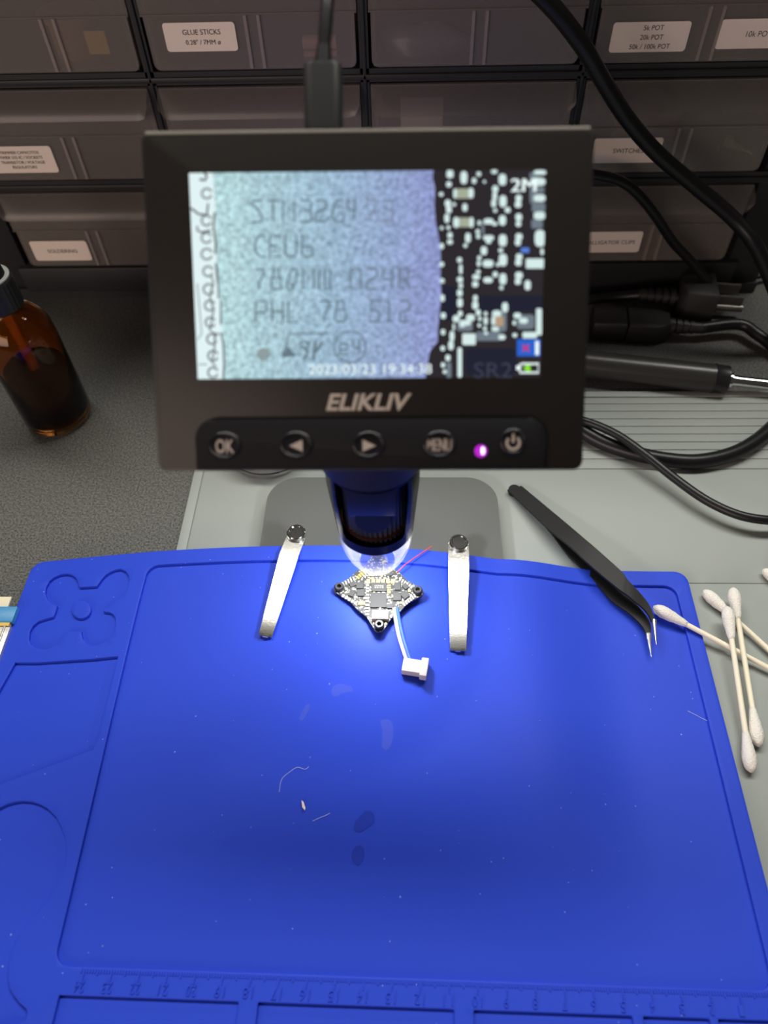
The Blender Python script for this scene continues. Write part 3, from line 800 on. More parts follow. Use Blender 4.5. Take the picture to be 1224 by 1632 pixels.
# marks on the chip, as read on the display
ink_scr = emitter('screen_ink', lin(104, 122, 134), 1.0); faint = emitter('screen_ink_faint', lin(124, 138, 160), 1.0)
bmA = NB(); bmF = NB()
def glyphs(rowspec, ytop, ybot, slope=-.005):
    for ch, px, wd, bmx in rowspec:
        for pl in STK[ch]: stroke(bmx, [P2(px - wd / 2 + g[0] / 4 * wd, ybot + (ytop - ybot) * g[1] / 6 + (px - 400) * slope) for g in pl], .52, smap(2))
glyphs([('S', 411, 17, bmA), ('T', 436, 18, bmA), ('M', 461, 18, bmA), ('3', 488, 17, bmA), ('2', 512, 17, bmA), ('G', 539, 18, bmA), ('7', 592, 18, bmF), ('3', 618, 16, bmF)], 321, 355)
glyphs([('4', 561, 14, bmA)], 318, 352)
glyphs([('C', 415, 17, bmA), ('E', 439, 16, bmA), ('U', 464, 18, bmA), ('6', 490, 17, bmA)], 376, 410)
glyphs([('7', 415, 15, bmA), ('8', 441, 15, bmA), ('Q', 466, 16, bmA), ('M', 492, 17, bmA), ('W', 518, 17, bmA), ('0', 567, 16, bmA), ('2', 593, 16, bmA), ('9', 618, 16, bmA), ('R', 644, 16, bmA)], 430, 462)
glyphs([('P', 417, 17, bmA), ('H', 443, 17, bmA), ('L', 468, 16, bmA), ('7', 518, 16, bmA), ('8', 543, 16, bmA), ('5', 597, 16, bmA), ('1', 620, 15, bmA), ('2', 645, 16, bmA)], 481, 514)
glyphs([('V', 640, 12, bmF)], 534, 546)
stroke(bmA, [P2(558 + 25 * math.cos(R(t)), 553 + 25 * math.sin(R(t))) for t in range(0, 361, 15)], .42, smap(2))
glyphs([('e', 549, 13, bmA), ('4', 569, 13, bmA)], 541, 566)
stroke(bmA, [P2(450, 567), P2(462, 533), P2(524, 531)], .42, smap(2))
flat(bmA, [P2(450, 570), P2(458, 551), P2(474, 568)], smap(2))
stroke(bmA, [P2(495, 546), P2(478, 546), P2(492, 560), P2(484, 574)], .8, smap(2)); stroke(bmA, [P2(494, 546), P2(486, 560)], .5, smap(2))
stroke(bmA, [P2(503, 545), P2(500, 574)], .8, smap(2)); stroke(bmA, [P2(515, 545), P2(504, 562)], .8, smap(2))
obj('chip_marking', bmA, ink_scr, scr); obj('faint_marking', bmF, faint, scr)
bm = NB(); flat(bm, [P2(*p) for p in ell(421, 565, 10.5, 10.5, 24)], smap(2)); obj('index_dot', bm, emitter('screen_dot', lin(142, 158, 160), 1), scr)
# circuit beside the chip: bright solder joints
B5 = [(225, 115, 75, 90), (215, 215, 60, 60), (360, 150, 70, 130), (505, 115, 50, 50), (460, 180, 45, 60), (560, 190, 30, 30), (655, 92, 70, 45), (735, 170, 80, 120), (275, 305, 40, 110), (430, 300, 55, 110), (140, 312, 50, 45), (205, 400, 70, 80), (215, 460, 60, 80), (195, 545, 50, 90), (265, 410, 40, 40), (370, 440, 55, 85), (665, 260, 60, 70), (660, 330, 45, 80), (650, 400, 50, 80), (665, 470, 40, 40), (740, 380, 70, 115), (893, 350, 70, 75), (887, 410, 65, 65), (785, 465, 60, 60), (600, 575, 110, 65), (660, 600, 60, 40), (735, 565, 75, 110), (893, 535, 65, 75), (890, 600, 60, 60), (285, 585, 60, 110), (435, 585, 45, 105), (510, 590, 35, 50), (495, 675, 40, 50), (500, 722, 45, 50), (210, 635, 40, 45), (145, 640, 35, 40), (225, 710, 50, 60), (225, 775, 60, 50), (400, 735, 60, 105), (375, 810, 40, 40), (600, 735, 115, 55), (600, 770, 60, 50), (738, 760, 80, 120), (895, 725, 70, 70), (885, 780, 65, 70), (145, 815, 45, 60), (555, 860, 65, 90), (718, 857, 45, 40), (1100, 740, 110, 170), (1120, 870, 35, 70), (740, 950, 80, 120), (897, 920, 75, 70), (890, 975, 70, 70), (595, 985, 110, 75), (510, 930, 45, 50), (505, 985, 40, 60), (318, 950, 55, 60), (330, 1040, 35, 100), (145, 992, 45, 50), (1100, 100, 130, 50), (1080, 190, 150, 80), (1095, 350, 130, 80), (1095, 520, 120, 80), (690, 995, 35, 40), (500, 1065, 45, 40)]
B6 = [(150, 112, 45, 50), (152, 280, 45, 70), (160, 450, 50, 60), (158, 610, 45, 60), (155, 768, 45, 50), (158, 930, 45, 60), (175, 995, 40, 40), (322, 100, 60, 60), (330, 160, 40, 50), (320, 230, 55, 70), (322, 325, 60, 100), (325, 430, 50, 60), (285, 480, 70, 70), (262, 560, 25, 80), (245, 650, 50, 110), (235, 740, 60, 100), (205, 860, 55, 70), (480, 75, 85, 60), (470, 145, 60, 60), (595, 105, 105, 65), (665, 50, 55, 60), (740, 95, 75, 120), (895, 60, 75, 70), (885, 120, 70, 65), (980, 155, 65, 105), (725, 180, 40, 40), (472, 280, 45, 60), (470, 350, 60, 80), (500, 420, 50, 60), (515, 480, 35, 50), (510, 545, 35, 40), (572, 430, 40, 40), (572, 500, 40, 80), (565, 575, 35, 40), (575, 620, 40, 40), (680, 430, 100, 70), (650, 500, 50, 90), (665, 580, 80, 50), (760, 370, 65, 105), (425, 470, 90, 70), (380, 520, 110, 60), (730, 660, 80, 60), (880, 450, 80, 60), (850, 520, 35, 50), (940, 500, 90, 60), (855, 640, 45, 40), (345, 530, 60, 70)]
S5 = 200 / 1224
bm = NB()
for (lst, oy) in ((B5, 260), (B6, 430)):
    for a, c, ww, hh in lst:
        r_ = random.uniform(.85, 1.0)
        pts = []
        for k in range(14):
            t = 2 * math.pi * k / 14; ex = .72
            ca, sa = math.cos(t), math.sin(t)
            pts.append(P2(680 + (a + math.copysign(abs(ca) ** ex, ca) * ww / 2 * r_) * S5, oy + (c + math.copysign(abs(sa) ** ex, sa) * hh / 2 * r_) * S5))
        flat(bm, pts, smap(2))
for a, c, ww, hh, oy in ((1055, 985, 185, 95, 260), (1090, 510, 55, 260, 430), (1000, 640, 140, 60, 430), (320, 905, 42, 290, 430), (410, 680, 130, 110, 430)):
    flat(bm, [P2(680 + (a + x_) * S5, oy + (c + y_) * S5) for x_, y_ in rrect(-ww / 2, ww / 2, -hh / 2, hh / 2, 14, 3)], smap(2))
obj('solder_highlights', bm, emitter('screen_highlight', lin(214, 236, 234), 1.0), scr)
def shade(name, rgb, rects, k=1):
    bm = NB()
    for a, c, ww, hh, oy in rects: flat(bm, [P2(680 + (a + x_) * S5, oy + (c + y_) * S5) for x_, y_ in rrect(-ww / 2, ww / 2, -hh / 2, hh / 2, min(ww, hh) * .2, 3)], smap(k))
    obj(name, bm, emitter('screen_' + name, lin(*rgb), 1.0), scr)
shade('resistor_body', (164, 172, 150), [(355, 305, 150, 96, 260), (360, 585, 150, 90, 260)])
shade('grey_joint', (112, 124, 134), [(1085, 270, 110, 60, 260), (1085, 440, 130, 90, 260), (1070, 600, 110, 90, 260), (370, 545, 150, 110, 430), (600, 650, 240, 90, 430), (960, 510, 170, 140, 430), (215, 980, 45, 150, 430), (545, 640, 28, 130, 260), (700, 510, 150, 190, 430), (1030, 250, 60, 300, 260)])
shade('tan_joint', (182, 154, 126), [(705, 505, 80, 95, 430)], 3)
shade('blue_glint', (92, 128, 214), [(955, 855, 80, 50, 260)], 2)
shade('dark_package', (34, 36, 52), [(620, 900, 500, 260, 430), (820, 330, 620, 150, 430), (215, 330, 130, 330, 430)], 0)
bm = NB(); text(bm, 'SR2', *[mon(755, 605)[0], mon(815, 605)[0]], mon(755, 603)[1], mon(755, 578)[1], smap(2)); obj('package_marking', bm, emitter('screen_mark', lin(58, 62, 80), 1), scr)
# on-screen display
white = emitter('screen_text', lin(235, 250, 250), 1.05)
bm = NB()
x0, y0 = mon(493, 597); x1, y1 = mon(688, 580); text(bm, '2023/03/23 19:34:38', x0, x1, y0, y1, smap(5)); obj('date_text', bm, white, scr)
bm = NB(); x0, y0 = mon(813, 307); x1, y1 = mon(853, 286); text(bm, '2M', x0, x1, y0, y1, smap(5)); text(bm, '2M', x0 + .25, x1 + .25, y0, y1, smap(6)); obj('mode_text', bm, white, scr)
bm = NB(); stroke(bm, [P2(*p) for p in ((830, 580), (857, 580), (857, 594), (828, 594), (828, 580))], .55, smap(5)); flat(bm, [P2(*p) for p in ((822, 590), (829, 590), (829, 583), (822, 583))], smap(5)); obj('battery_icon', bm, white, scr)
bm = NB(); flat(bm, [P2(*p) for p in ((852, 544), (858, 544), (858, 566), (852, 566))], smap(6)); obj('card_stripe', bm, white, scr)
bm = NB(); flat(bm, [P2(*p) for p in ((823, 541), (860, 541), (860, 568), (823, 568))], smap(5)); obj('card_icon', bm, emitter('screen_blue', lin(44, 98, 204), 1), scr)
bm = NB(); stroke(bm, [P2(832, 550), P2(842, 560)], .45, smap(7)); stroke(bm, [P2(842, 550), P2(832, 560)], .45, smap(7)); obj('cross_icon', bm, emitter('screen_red', lin(214, 46, 96), 1), scr)
bm = NB(); flat(bm, [P2(*p) for p in ((837, 583), (844, 580), (845, 594), (838, 592), (833, 587))], smap(6)); obj('charge_icon', bm, emitter('screen_green', lin(140, 224, 60), 1), scr)

# plug and lead in the top edge of the monitor
uc = thing('usb_cable', ml(-11.8, 37.6, -6), 'black cable plugged into the top edge of the microscope monitor', 'cable')
bm = NB(); prism(bm, rrect(-5.1, 5.1, -9.5, -2.2, 2.4, 6), 37.7, 55.5, lambda v: ml(-11.8 + v.x, v.z, v.y), .5); obj('connector', bm, mat('plug_grey', (.020, .021, .021), .45), uc, smooth=40)
pl0 = ml(-11.8, 55.3, -5.8); bm = NB()
tube(bm, [ml(-11.8, 55.2, -5.8), ml(-11.6, 58, -5.8), ml(-11.4, 60.5, -5.8)], lambda t: .0026 - .0007 * t, 14); obj('strain_relief', bm, M['black_plastic'], uc, smooth=40)
bm = NB(); tube(bm, spline([ml(-11.4, 60.3, -5.8), ml(-10.6, 70, -7), ml(-9.6, 84, -10), ml(-8, 110, -10), ml(-2, 150, 10)], 8), .0018, 14); obj('cord', bm, M['cord_black'], uc, smooth=60)

# ------------------------------------------------------------------ spring stage clips with magnets
def make_clip(name, pts, wid0, wid1, label):
    """pts: rear end, bend, front tip (world); strap tapers from wid0 to wid1"""
    root = thing(name, (pts[0].x, pts[0].y, .0116), label, 'clip', 'stage clips on the blue mat')
    a, bnd, tip = pts
    d = Vector((tip.x - bnd.x, tip.y - bnd.y, 0)).normalized()
    ln_ = Vector((bnd.x - a.x, bnd.y - a.y, 0)).length; zz_ = a.z; a = bnd - d * ln_; a.z = zz_; s = Vector((d.y, -d.x, 0))
    prof = [(a - d * (wid0 / 2), 0), (a - d * wid0 * .35, wid0 * .34), (a - d * wid0 * .15, wid0 * .47), (a, wid0 / 2), (bnd, wid0 / 2)]
    for k in (.25, .5, .75): prof.append((bnd + (tip - bnd) * k, wid0 / 2 + (wid1 - wid0) / 2 * k))
    prof.append((tip, wid1 / 2))
    c1_ = tip + d * .0012 - Vector((0, 0, .0006)); prof.append((c1_, wid1 / 2))
    bm = NB(); t_ = .0006; rows = []
    for p, h in prof:
        h = max(h, .0004)
        rows.append([bm.verts.new(p - s * h), bm.verts.new(p + s * h), bm.verts.new(p + s * h - Vector((0, 0, t_))), bm.verts.new(p - s * h - Vector((0, 0, t_)))])
    for r0, r1 in zip(rows, rows[1:]):
        for k in range(4): bm.faces.new((r0[k], r0[(k + 1) % 4], r1[(k + 1) % 4], r1[k]))
    bm.faces.new(rows[0][::-1]); bm.faces.new(rows[-1])
    # rolled lip at the free end
    lip = [tip + d * .0004 - s * wid1 * .48 - Vector((0, 0, .0009)), tip + d * .0004 + s * wid1 * .48 - Vector((0, 0, .0009))]
    tube(bm, lip, .0007, 8)
    tube(bm, [tip + d * .0010 - s * .0012 - Vector((0, 0, .0007)), tip + d * .0010 + s * .0012 - Vector((0, 0, .0007))], .0008, 8)
    obj('strap', bm, M['steel'], root, smooth=30)
    bm = NB(); lathe(bm, [(0, 0), (.0042, 0), (.0045, .0003), (.0045, .0028), (.0041, .0032), (.0034, .0032), (.0031, .0029), (0, .0029)], a + Vector((0, 0, .00005)), 32)
    obj('magnet', bm, M['chrome'], root, smooth=35)
    bm = NB(); lathe(bm, [(0, .0099), (.0032, .0099), (.0032, a.z - t_), (0, a.z - t_)], (a.x, a.y, 0), 20); obj('post', bm, M['steel'], root, smooth=40)
    return root
def bend_z(px, py, tip):
    """height of the bend at which the strap mirrors the bench light to the viewer"""
    best = None
    for k in range(60):
        z = .0200 + .0002 * k; b_ = at(px, py, z); m_ = (b_ + tip) / 2; d = (tip - b_).normalized()
        s_ = d.cross(Vector((0, 0, 1))).normalized(); n_ = s_.cross(d).normalized()
        if n_.z < 0: n_ = -n_
        v_ = (CAM - m_).normalized(); r_ = 2 * v_.dot(n_) * n_ - v_; e_ = (r_ - (Vector(BENCH) - m_).normalized())
        e_.x = 0
        if best is None or e_.length < best[0]: best = (e_.length, z, r_)
    return best[1]
tipL, tipR = onmat(424, 1009, ZF, .0022), onmat(730, 1032, ZF, .0022)
zbL, zbR = bend_z(461, 883, tipL), bend_z(731, 898, tipR)
print('BENDS', zbL, zbR, tipL, tipR)
zbL += .0014; zbR += .0014
make_clip('stage_clip', [at(471, 853, zbL - .0022), at(461, 883, zbL), tipL], .0092, .0062, 'slanting silver stage clip left of the microscope tube')
make_clip('stage_clip', [at(731, 869, zbR - .0022), at(731, 898, zbR), tipR], .0098, .0072, 'upright silver stage clip right of the microscope tube')

# ------------------------------------------------------------------ circuit board
bz = onmat(605, 955, ZF, .0026).z            # underside of the board
BT = bz + .0010
def bp2(X, Y):                                # detail-crop coordinates -> board plane
    q = at(530 + X * 150 / 1224, 900 + Y * 110 / 898, BT); return (q.x, q.y)
pcb = thing('circuit_board', (*bp2(610, 480), bz - .0026), 'diamond-shaped circuit board under the microscope lens', 'circuit board')
cF, cL, cR = Vector(bp2(608, 800)), Vector(bp2(90, 312)), Vector(bp2(1105, 355))
cB = cL + cR - cF
ctr = (cL + cR) / 2
def corner_arc(c, r_, n=9):
    d = (c - ctr).normalized(); a0 = math.atan2(d.y, d.x)
    return [(c.x + r_ * math.cos(a0 + R(-75 + 150 * k / (n - 1))), c.y + r_ * math.sin(a0 + R(-75 + 150 * k / (n - 1)))) for k in range(n)]
outl = []
order = [cF, cR, cB, cL]
for i, c in enumerate(order):
    outl += corner_arc(c, .0027)
    n_ = order[(i + 1) % 4]; mid = (c + n_) / 2; o_ = (mid - ctr).normalized()
    for k in (.28, .5, .72): outl.append(tuple(c + (n_ - c) * k + o_ * (.0014 if k == .5 else .0008)))
pm = mat('pcb_black', (.03, .03, .028), .4)
N, L, b = nodes(pm); tc = N.new('ShaderNodeTexCoord'); v = N.new('ShaderNodeTexVoronoi'); v.inputs['Scale'].default_value = 900
L.new(tc.outputs['Object'], v.inputs['Vector'])
ramp_color(pm, v.outputs['Distance'], [(.34, (.24, .24, .22)), (.42, (.030, .030, .028))])
bm = NB(); prism(bm, outl, bz, BT, None, .0001); obj('board', bm, pm, pcb)
chipm_ = mat('chip_black', (.055, .055, .055), .45, spec=.3); silver = mat('solder', (.55, .54, .50), .35, 1.0); gold = mat('gold_pad', (.50, .35, .11), .45, .6); ceram = mat('ceramic_tan', (.40, .31, .13), .5); capw = mat('solder_white', (.33, .32, .29), .45, .2)
def comp(name, X, Y, wX, hY, h, m_, ang=0):
    q = Vector(bp2(X, Y)); sx_ = wX * 150 / 1224 / 3.30 / 1000; sy_ = hY * 110 / 898 / (3.30 * .80) / 1000
    a = R(ang); bm = NB()
    box(bm, -sx_ / 2, sx_ / 2, -sy_ / 2, sy_ / 2, 0, h, lambda v: Vector((q.x + v.x * math.cos(a) - v.y * math.sin(a), q.y + v.x * math.sin(a) + v.y * math.cos(a), BT + v.z)), bev=.00006, seg=1)
    return obj(name, bm, m_, pcb)
for X, Y, a, c, g in ((600, 470, 195, 165, 0), (605, 300, 185, 100, 0), (355, 280, 85, 70, 0), (365, 375, 90, 72, 0), (262, 262, 75, 50, 25), (250, 385, 65, 60, -25), (845, 290, 75, 85, 0), (840, 425, 95, 85, 0), (948, 290, 60, 60, 40), (940, 400, 80, 80, 40), (745, 550, 70, 45, 0), (580, 105, 130, 34, 0), (750, 120, 60, 55, 30)):
    o = comp('chip', X, Y, a, c, .0009, chipm_, g)
    if a > 180:
        q = Vector(bp2(X, Y)); bm = NB(); s_ = .0021
        for r_, tx in enumerate(('AT7456E', '2216')) if c < 120 else ():
            text(bm, tx, q.x - s_, q.x + s_, q.y + .0002 - r_ * .0009, q.y + .0008 - r_ * .0009, lambda v: Vector((v.x, v.y, BT + .00093)))
        if c < 120: obj('chip_lettering', bm, silver, o)
        else: bm.free()
caps = []
for k in range(6): caps.append((465 + k * 64, 222, 46, 52, ceram, 0))
for k in range(4): caps.append((735, 275 + k * 30, 44, 20, ceram, 0))
for k in range(5): caps.append((330 + k * 26, 172 - k * 24, 28, 40, gold, 42))
for k in range(5): caps.append((415 + k * 22, 160 - k * 22, 18, 40, capw, 42))
for k in range(3): caps.append((345 + k * 32, 506, 24, 40, ceram, 0))
for k in range(6): caps.append((455, 270 + k * 42, 36, 24, capw, 0))
for k in range(4): caps.append((452, 530 + k * 40, 46, 24, capw, 0))
for k in range(5): caps.append((140 + k * 34, 258 - k * 18, 20, 46, capw, 20))
for k in range(5): caps.append((140 + k * 40, 410 + k * 24, 34, 34, capw, -20))
for k in range(6): caps.append((880 + k * 30, 200 + k * 19, 22, 40, capw, -25))
for k in range(6): caps.append((930 + k * 28, 520 - k * 22, 24, 42, capw, 25))
for X, Y in ((180, 320), (290, 330), (310, 430), (420, 440), (700, 400), (720, 430), (740, 470), (760, 500), (780, 420), (720, 520), (690, 110), (640, 150), (830, 180), (840, 230), (490, 140), (520, 180), (620, 180), (680, 180), (880, 380), (890, 500), (850, 510), (1000, 350), (1020, 410), (375, 560), (540, 370), (600, 372), (660, 370), (700, 700), (690, 770), (540, 770), (760, 680), (620, 580)): caps.append((X, Y, 26, 26, random.choice((capw, capw, ceram, silver)), random.choice((0, 90))))
for X, Y, a, c, m_, g in caps[:98]: comp('capacitor', X, Y, a, c, .0005, m_, g)
# small socket on the board
o = comp('socket', 622, 684, 195, 96, .0026, mat('socket_plastic', (.36, .31, .29), .5))
q = Vector(bp2(622, 684)); bm = NB(); box(bm, q.x - .0026, q.x + .0026, q.y - .0009, q.y + .0011, BT + .00255, BT + .00272)
obj('contacts', bm, gold, o)
for c in (cF, cL, cR, cB):
    bm = NB(); lathe(bm, [(.0010, .0024), (.0018, .0024), (.0022, .0019), (.0022, .0013), (.0019, .0008), (.0019, -.0002), (.0022, -.0012), (.0022, -.0026), (.0010, -.0026), (.0010, .0024)], (c.x, c.y, BT), 24)
    obj('grommet', bm, mat('rubber_grommet', (.02, .02, .022), .4), pcb, smooth=40)
# battery lead: two wires to a white plug
w0, w1 = Vector((*bp2(800, 575), BT + .0010)), Vector((*bp2(838, 575), BT + .0012))
cz = lambda px, py, h: onmat(px, py, ZF, h)
bm = NB(); tube(bm, spline([w0, cz(631, 990, .0035), cz(636, 1015, .0026), cz(642, 1035, .0026), cz(648, 1052, .0030), cz(655, 1062, .0030)], 8), .00085, 12); obj('white_wire', bm, M['white_plastic'], pcb, smooth=60)
bm = NB(); tube(bm, spline([w1, cz(636.5, 990, .0036), cz(642, 1015, .0027), cz(648, 1035, .0027), cz(654, 1052, .0031), cz(661, 1064, .0031)], 8), .00085, 12); obj('blue_wire', bm, mat('blue_wire', (.06, .15, .60), .45), pcb, smooth=60)
pa, pb_ = cz(641, 1072, 0), cz(680, 1080, 0)
dX = (pb_ - pa); dX.z = 0; LX = dX.length; dX.normalize(); dY = Vector((-dX.y, dX.x, 0)); pz = floorz(pa.x, pa.y)
pg = lambda v: pa + dX * v.x + dY * v.y + Vector((0, 0, pz - pa.z + v.z))
bm = NB(); box(bm, -.0002, .0080, -.0010, .0052, .0001, .0044, pg, bev=.0004); box(bm, .0076, .0108, -.0022, .0064, .0001, .0050, pg, bev=.0005); obj('battery_plug', bm, M['white_plastic'], pcb, smooth=30)
bm = NB(); tube(bm, spline([Vector((*bp2(840, 110), BT + .0006)), cz(642, 903, .006), cz(655, 893, .0055), cz(668, 884, .0050), at(688, 871, .024)], 6), .0003, 8); obj('antenna_wire', bm, mat('red_wire', (.45, .05, .07), .35), pcb, smooth=60)

# ------------------------------------------------------------------ tweezers
tw = thing('tweezers', at(930, 900, .004), 'black curved-tip tweezers lying across the mat corner', 'tweezers')
UL = [(809, 780), (869, 838), (910, 872), (940, 900), (983, 936), (1000, 948), (1012, 958), (1026, 970), (1034, 980), (1039, 990)]
UR = [(831, 774), (903, 834), (930, 857), (950, 874), (990, 910), (999, 922), (1008, 932), (1022, 947), (1036, 966), (1045, 990)]
ZU = [.0052, .0098, .0118, .0130, .0138, .0136, .0132, .0124, .0118, .0112]
LL = [(809, 780), (869, 838), (903, 881), (922, 900), (943, 921), (960, 940), (976, 958), (1005, 979), (1024, 998), (1030, 1012)]
LR = [(831, 774), (880, 822), (915, 862), (938, 886), (962, 908), (980, 930), (996, 946), (1019, 968), (1036, 992), (1037, 1012)]
ZL = [.0040, .0044, .0050, .0054, .0058, .0062, .0064, .0068, .0072, .0076]
def arm(name, A_, B_, Z_, th, m_):
    bm = NB(); rows = []
    A2 = spline([at(a, c, z) for (a, c), z in zip(A_, Z_)], 5); B2 = spline([at(a, c, z) for (a, c), z in zip(B_, Z_)], 5)
    for p, q in zip(A2, B2):
        dz = Vector((0, 0, th)); rows.append([bm.verts.new(p), bm.verts.new(q), bm.verts.new(q - dz), bm.verts.new(p - dz)])
    for r0, r1 in zip(rows, rows[1:]):
        for k in range(4): bm.faces.new((r0[k], r0[(k + 1) % 4], r1[(k + 1) % 4], r1[k]))
    bm.faces.new(rows[0][::-1]); bm.faces.new(rows[-1])
    bmesh.ops.bevel(bm, geom=[e_ for e_ in bm.edges if e_.calc_face_angle(0) > R(50)], offset=.0002, segments=1, affect='EDGES')
    return obj(name, bm, m_, tw, smooth=35)
arm('arm', LL, LR, ZL, .0012, M['tweezer']); arm('arm', UL, UR, ZU, .0012, M['tweezer'])
bm = NB(); qa, qb = at(820, 777, .0052), at(826, 787, .0052)
prism(bm, [(qa.x + .0033 * math.cos(2 * math.pi * k / 20), qa.y - .001 + .0033 * math.sin(2 * math.pi * k / 20)) for k in range(20)], .0024, .0052, None, .0004); obj('joint', bm, M['tweezer'], tw, smooth=40)
bm = NB(); tube(bm, [at(1042, 988, .0106), at(1043.5, 1005, .0102), at(1046, 1027, .0098)], lambda t: .0010 * (1 - t) + .00015, 10); obj('tip', bm, M['steel'], tw, smooth=60)
bm = NB(); tube(bm, [at(1033.5, 1010, .0070), at(1035, 1026, .0066), at(1038, 1047, .0062)], lambda t: .0013 * (1 - t) + .00015, 10); obj('tip', bm, M['steel'], tw, smooth=60)

# ------------------------------------------------------------------ cotton swabs
sw = thing('cotton_swab', (0, 0, 0), '', 'cotton swab', 'cotton swabs right of the blue mat')
bm = NB(); tube(bm, [Vector((x, 0, 0)) for x in (.006, .03, .05, .069)], .00118, 14); obj('stick', bm, M['stick'], sw, smooth=60, local=True)
def budm(x0, sgn, seed):
    bm = NB(); pts = []; n = 14
    for k in range(n + 1): pts.append(Vector((x0 + sgn * .0165 * k / n, 0, 0)))
    def rad(t):
        r_ = .0029 * math.sqrt(max(0.004, 1 - ((t - .34) / .345) ** 2)) if t < .34 else .0029 - (.0029 - .0013) * ((t - .34) / .66) ** 1.3
        return r_
    tube(bm, pts, rad, 20)
    rnd = random.Random(seed)
    for v in bm.verts: v.co += Vector((rnd.uniform(-1, 1), rnd.uniform(-1, 1), rnd.uniform(-1, 1))) * .00010
    return bm
for x0, sg, sd in ((0, 1, 1), (.075, -1, 2)): obj('cotton_tip', budm(x0, sg, sd), M['cotton'], sw, smooth=80, local=True)
def place(a, c, label, first=False):
    d = (c - a).normalized(); rot = d.to_track_quat('X', 'Z').to_euler()
    if first: sw.location = a; sw.rotation_euler = rot; sw['label'] = label; return sw
    return dup(sw, a, rot, label)
A0 = at(1041, 967, .0082); A1 = at(1224, 1064, .0052)
place(A0, A1, 'cotton swab with its near tip on the blue mat beside the tweezer tips', True)
B0 = at(1121, 941, .0050); B1 = at(1224, 1034, .0046); place(B0, B1, 'cotton swab at the back of the crossed pile, head resting on the grey mat')
C1_ = at(1197.5, 1231, .0049); C0 = at(1157, 958, .0108); C0 = C1_ + (C0 - C1_).normalized() * .075
place(C0, C1_, 'top cotton swab pointing toward the viewer, nearer the blue mat')
D1_ = at(1209, 1190, .0049); D0 = at(1167, 931, .0098); D0 = D1_ + (D0 - D1_).normalized() * .075
place(D0, D1_, 'top cotton swab pointing toward the viewer, farther from the blue mat')
E0 = at(1215, 908, .0049); place(E0, E0 + Vector((.05, -.05, 0)), 'cotton swab of which only one head shows at the frame edge above the pile')

# ------------------------------------------------------------------ amber dropper bottle
bx, by = -.2085, .3110
q = aty(104, 660, .311)
bo = thing('dropper_bottle', (bx, by, 0), 'amber glass dropper bottle with black cap on the dark desk', 'bottle')
GL = bpy.data.materials.new('amber_glass'); GL.use_nodes = True
N, L, b = nodes(GL); b.inputs['Base Color'].default_value = (.86, .40, .10, 1); b.inputs['Roughness'].default_value = .03; b.inputs['Transmission Weight'].default_value = 1; b.inputs['IOR'].default_value = 1.35
outp = [(0, .0012), (.0165, .0003), (.0188, .0022), (.0195, .0055), (.0195, .0600), (.0188, .0655), (.0165, .0710), (.0130, .0752), (.0100, .0775), (.0092, .0795), (.0092, .0835)]
inn = [(r_ - .0013 if r_ > .002 else 0, z) for r_, z in outp]; inn[0] = (0, .0032); inn[1] = (.0150, .0030); inn[2] = (.0172, .0042)
bm = NB(); lathe(bm, outp + inn[::-1], (bx, by, 0), 56); bmesh.ops.remove_doubles(bm, verts=bm.verts[:], dist=1e-6); obj('glass', bm, GL, bo, smooth=60)
LQ = mat('dark_liquid', (.010, .003, .002), .06, spec=.15)
bm = NB(); lathe(bm, [(0, .0034), (.0148, .0033), (.0170, .0045), (.0180, .0060), (.0180, .0380), (0, .0380)], (bx, by, 0), 48); bmesh.ops.remove_doubles(bm, verts=bm.verts[:], dist=1e-6); obj('liquid', bm, LQ, bo, smooth=40)
bm = NB(); lathe(bm, [(.0030, .095), (.0030, .016), (.0018, .009), (.0010, .009), (.0022, .017), (.0022, .095)], (bx, by, 0), 20); obj('pipette', bm, see_through('pipette_glass', (.8, .5, .3), .25, .05, .15), bo, smooth=50)
bm = NB(); nC = 60; pr = [(.0085, .0800), (.0108, .0800), (.0112, .0806), (.0112, .0955), (.0106, .0966), (.0060, .0968)]
lathe(bm, pr, (bx, by, 0), nC)
for i, v in enumerate(bm.verts):
    if i % 2: v.co.x = bx + (v.co.x - bx) * .985; v.co.y = by + (v.co.y - by) * .985
obj('screw_cap', bm, M['black_plastic'], bo)
bm = NB(); lathe(bm, [(.0095, .0966), (.0106, .0967), (.0106, .0974), (.0080, .0976)], (bx, by, 0), 40); obj('collar', bm, mat('grey_collar', (.30, .31, .30), .5), bo, smooth=30)
bm = NB(); lathe(bm, [(.0086, .0972), (.0084, .100), (.0076, .106), (.0070, .120), (.0070, .130), (.0058, .136), (.0026, .139), (0, .1393)], (bx, by, 0), 36); obj('dropper_bulb', bm, M['panel_black'], bo, smooth=50)

# ------------------------------------------------------------------ round tin behind the base
tc_ = Vector((-.0785, .2835, 0)); bm = NB()
lathe(bm, [(0, .0021), (.0225, .0021), (.0236, .0030), (.0236, .0050), (.0229, .0056), (.0229, .0150), (.0236, .0156), (.0236, .0172), (.0222, .0178), (.0215, .0160), (0, .0158)], tc_, 64)
tag(obj('round_tin', bm, M['chrome'], smooth=40), 'round chrome-edged tin half hidden behind the microscope monitor', 'tin')

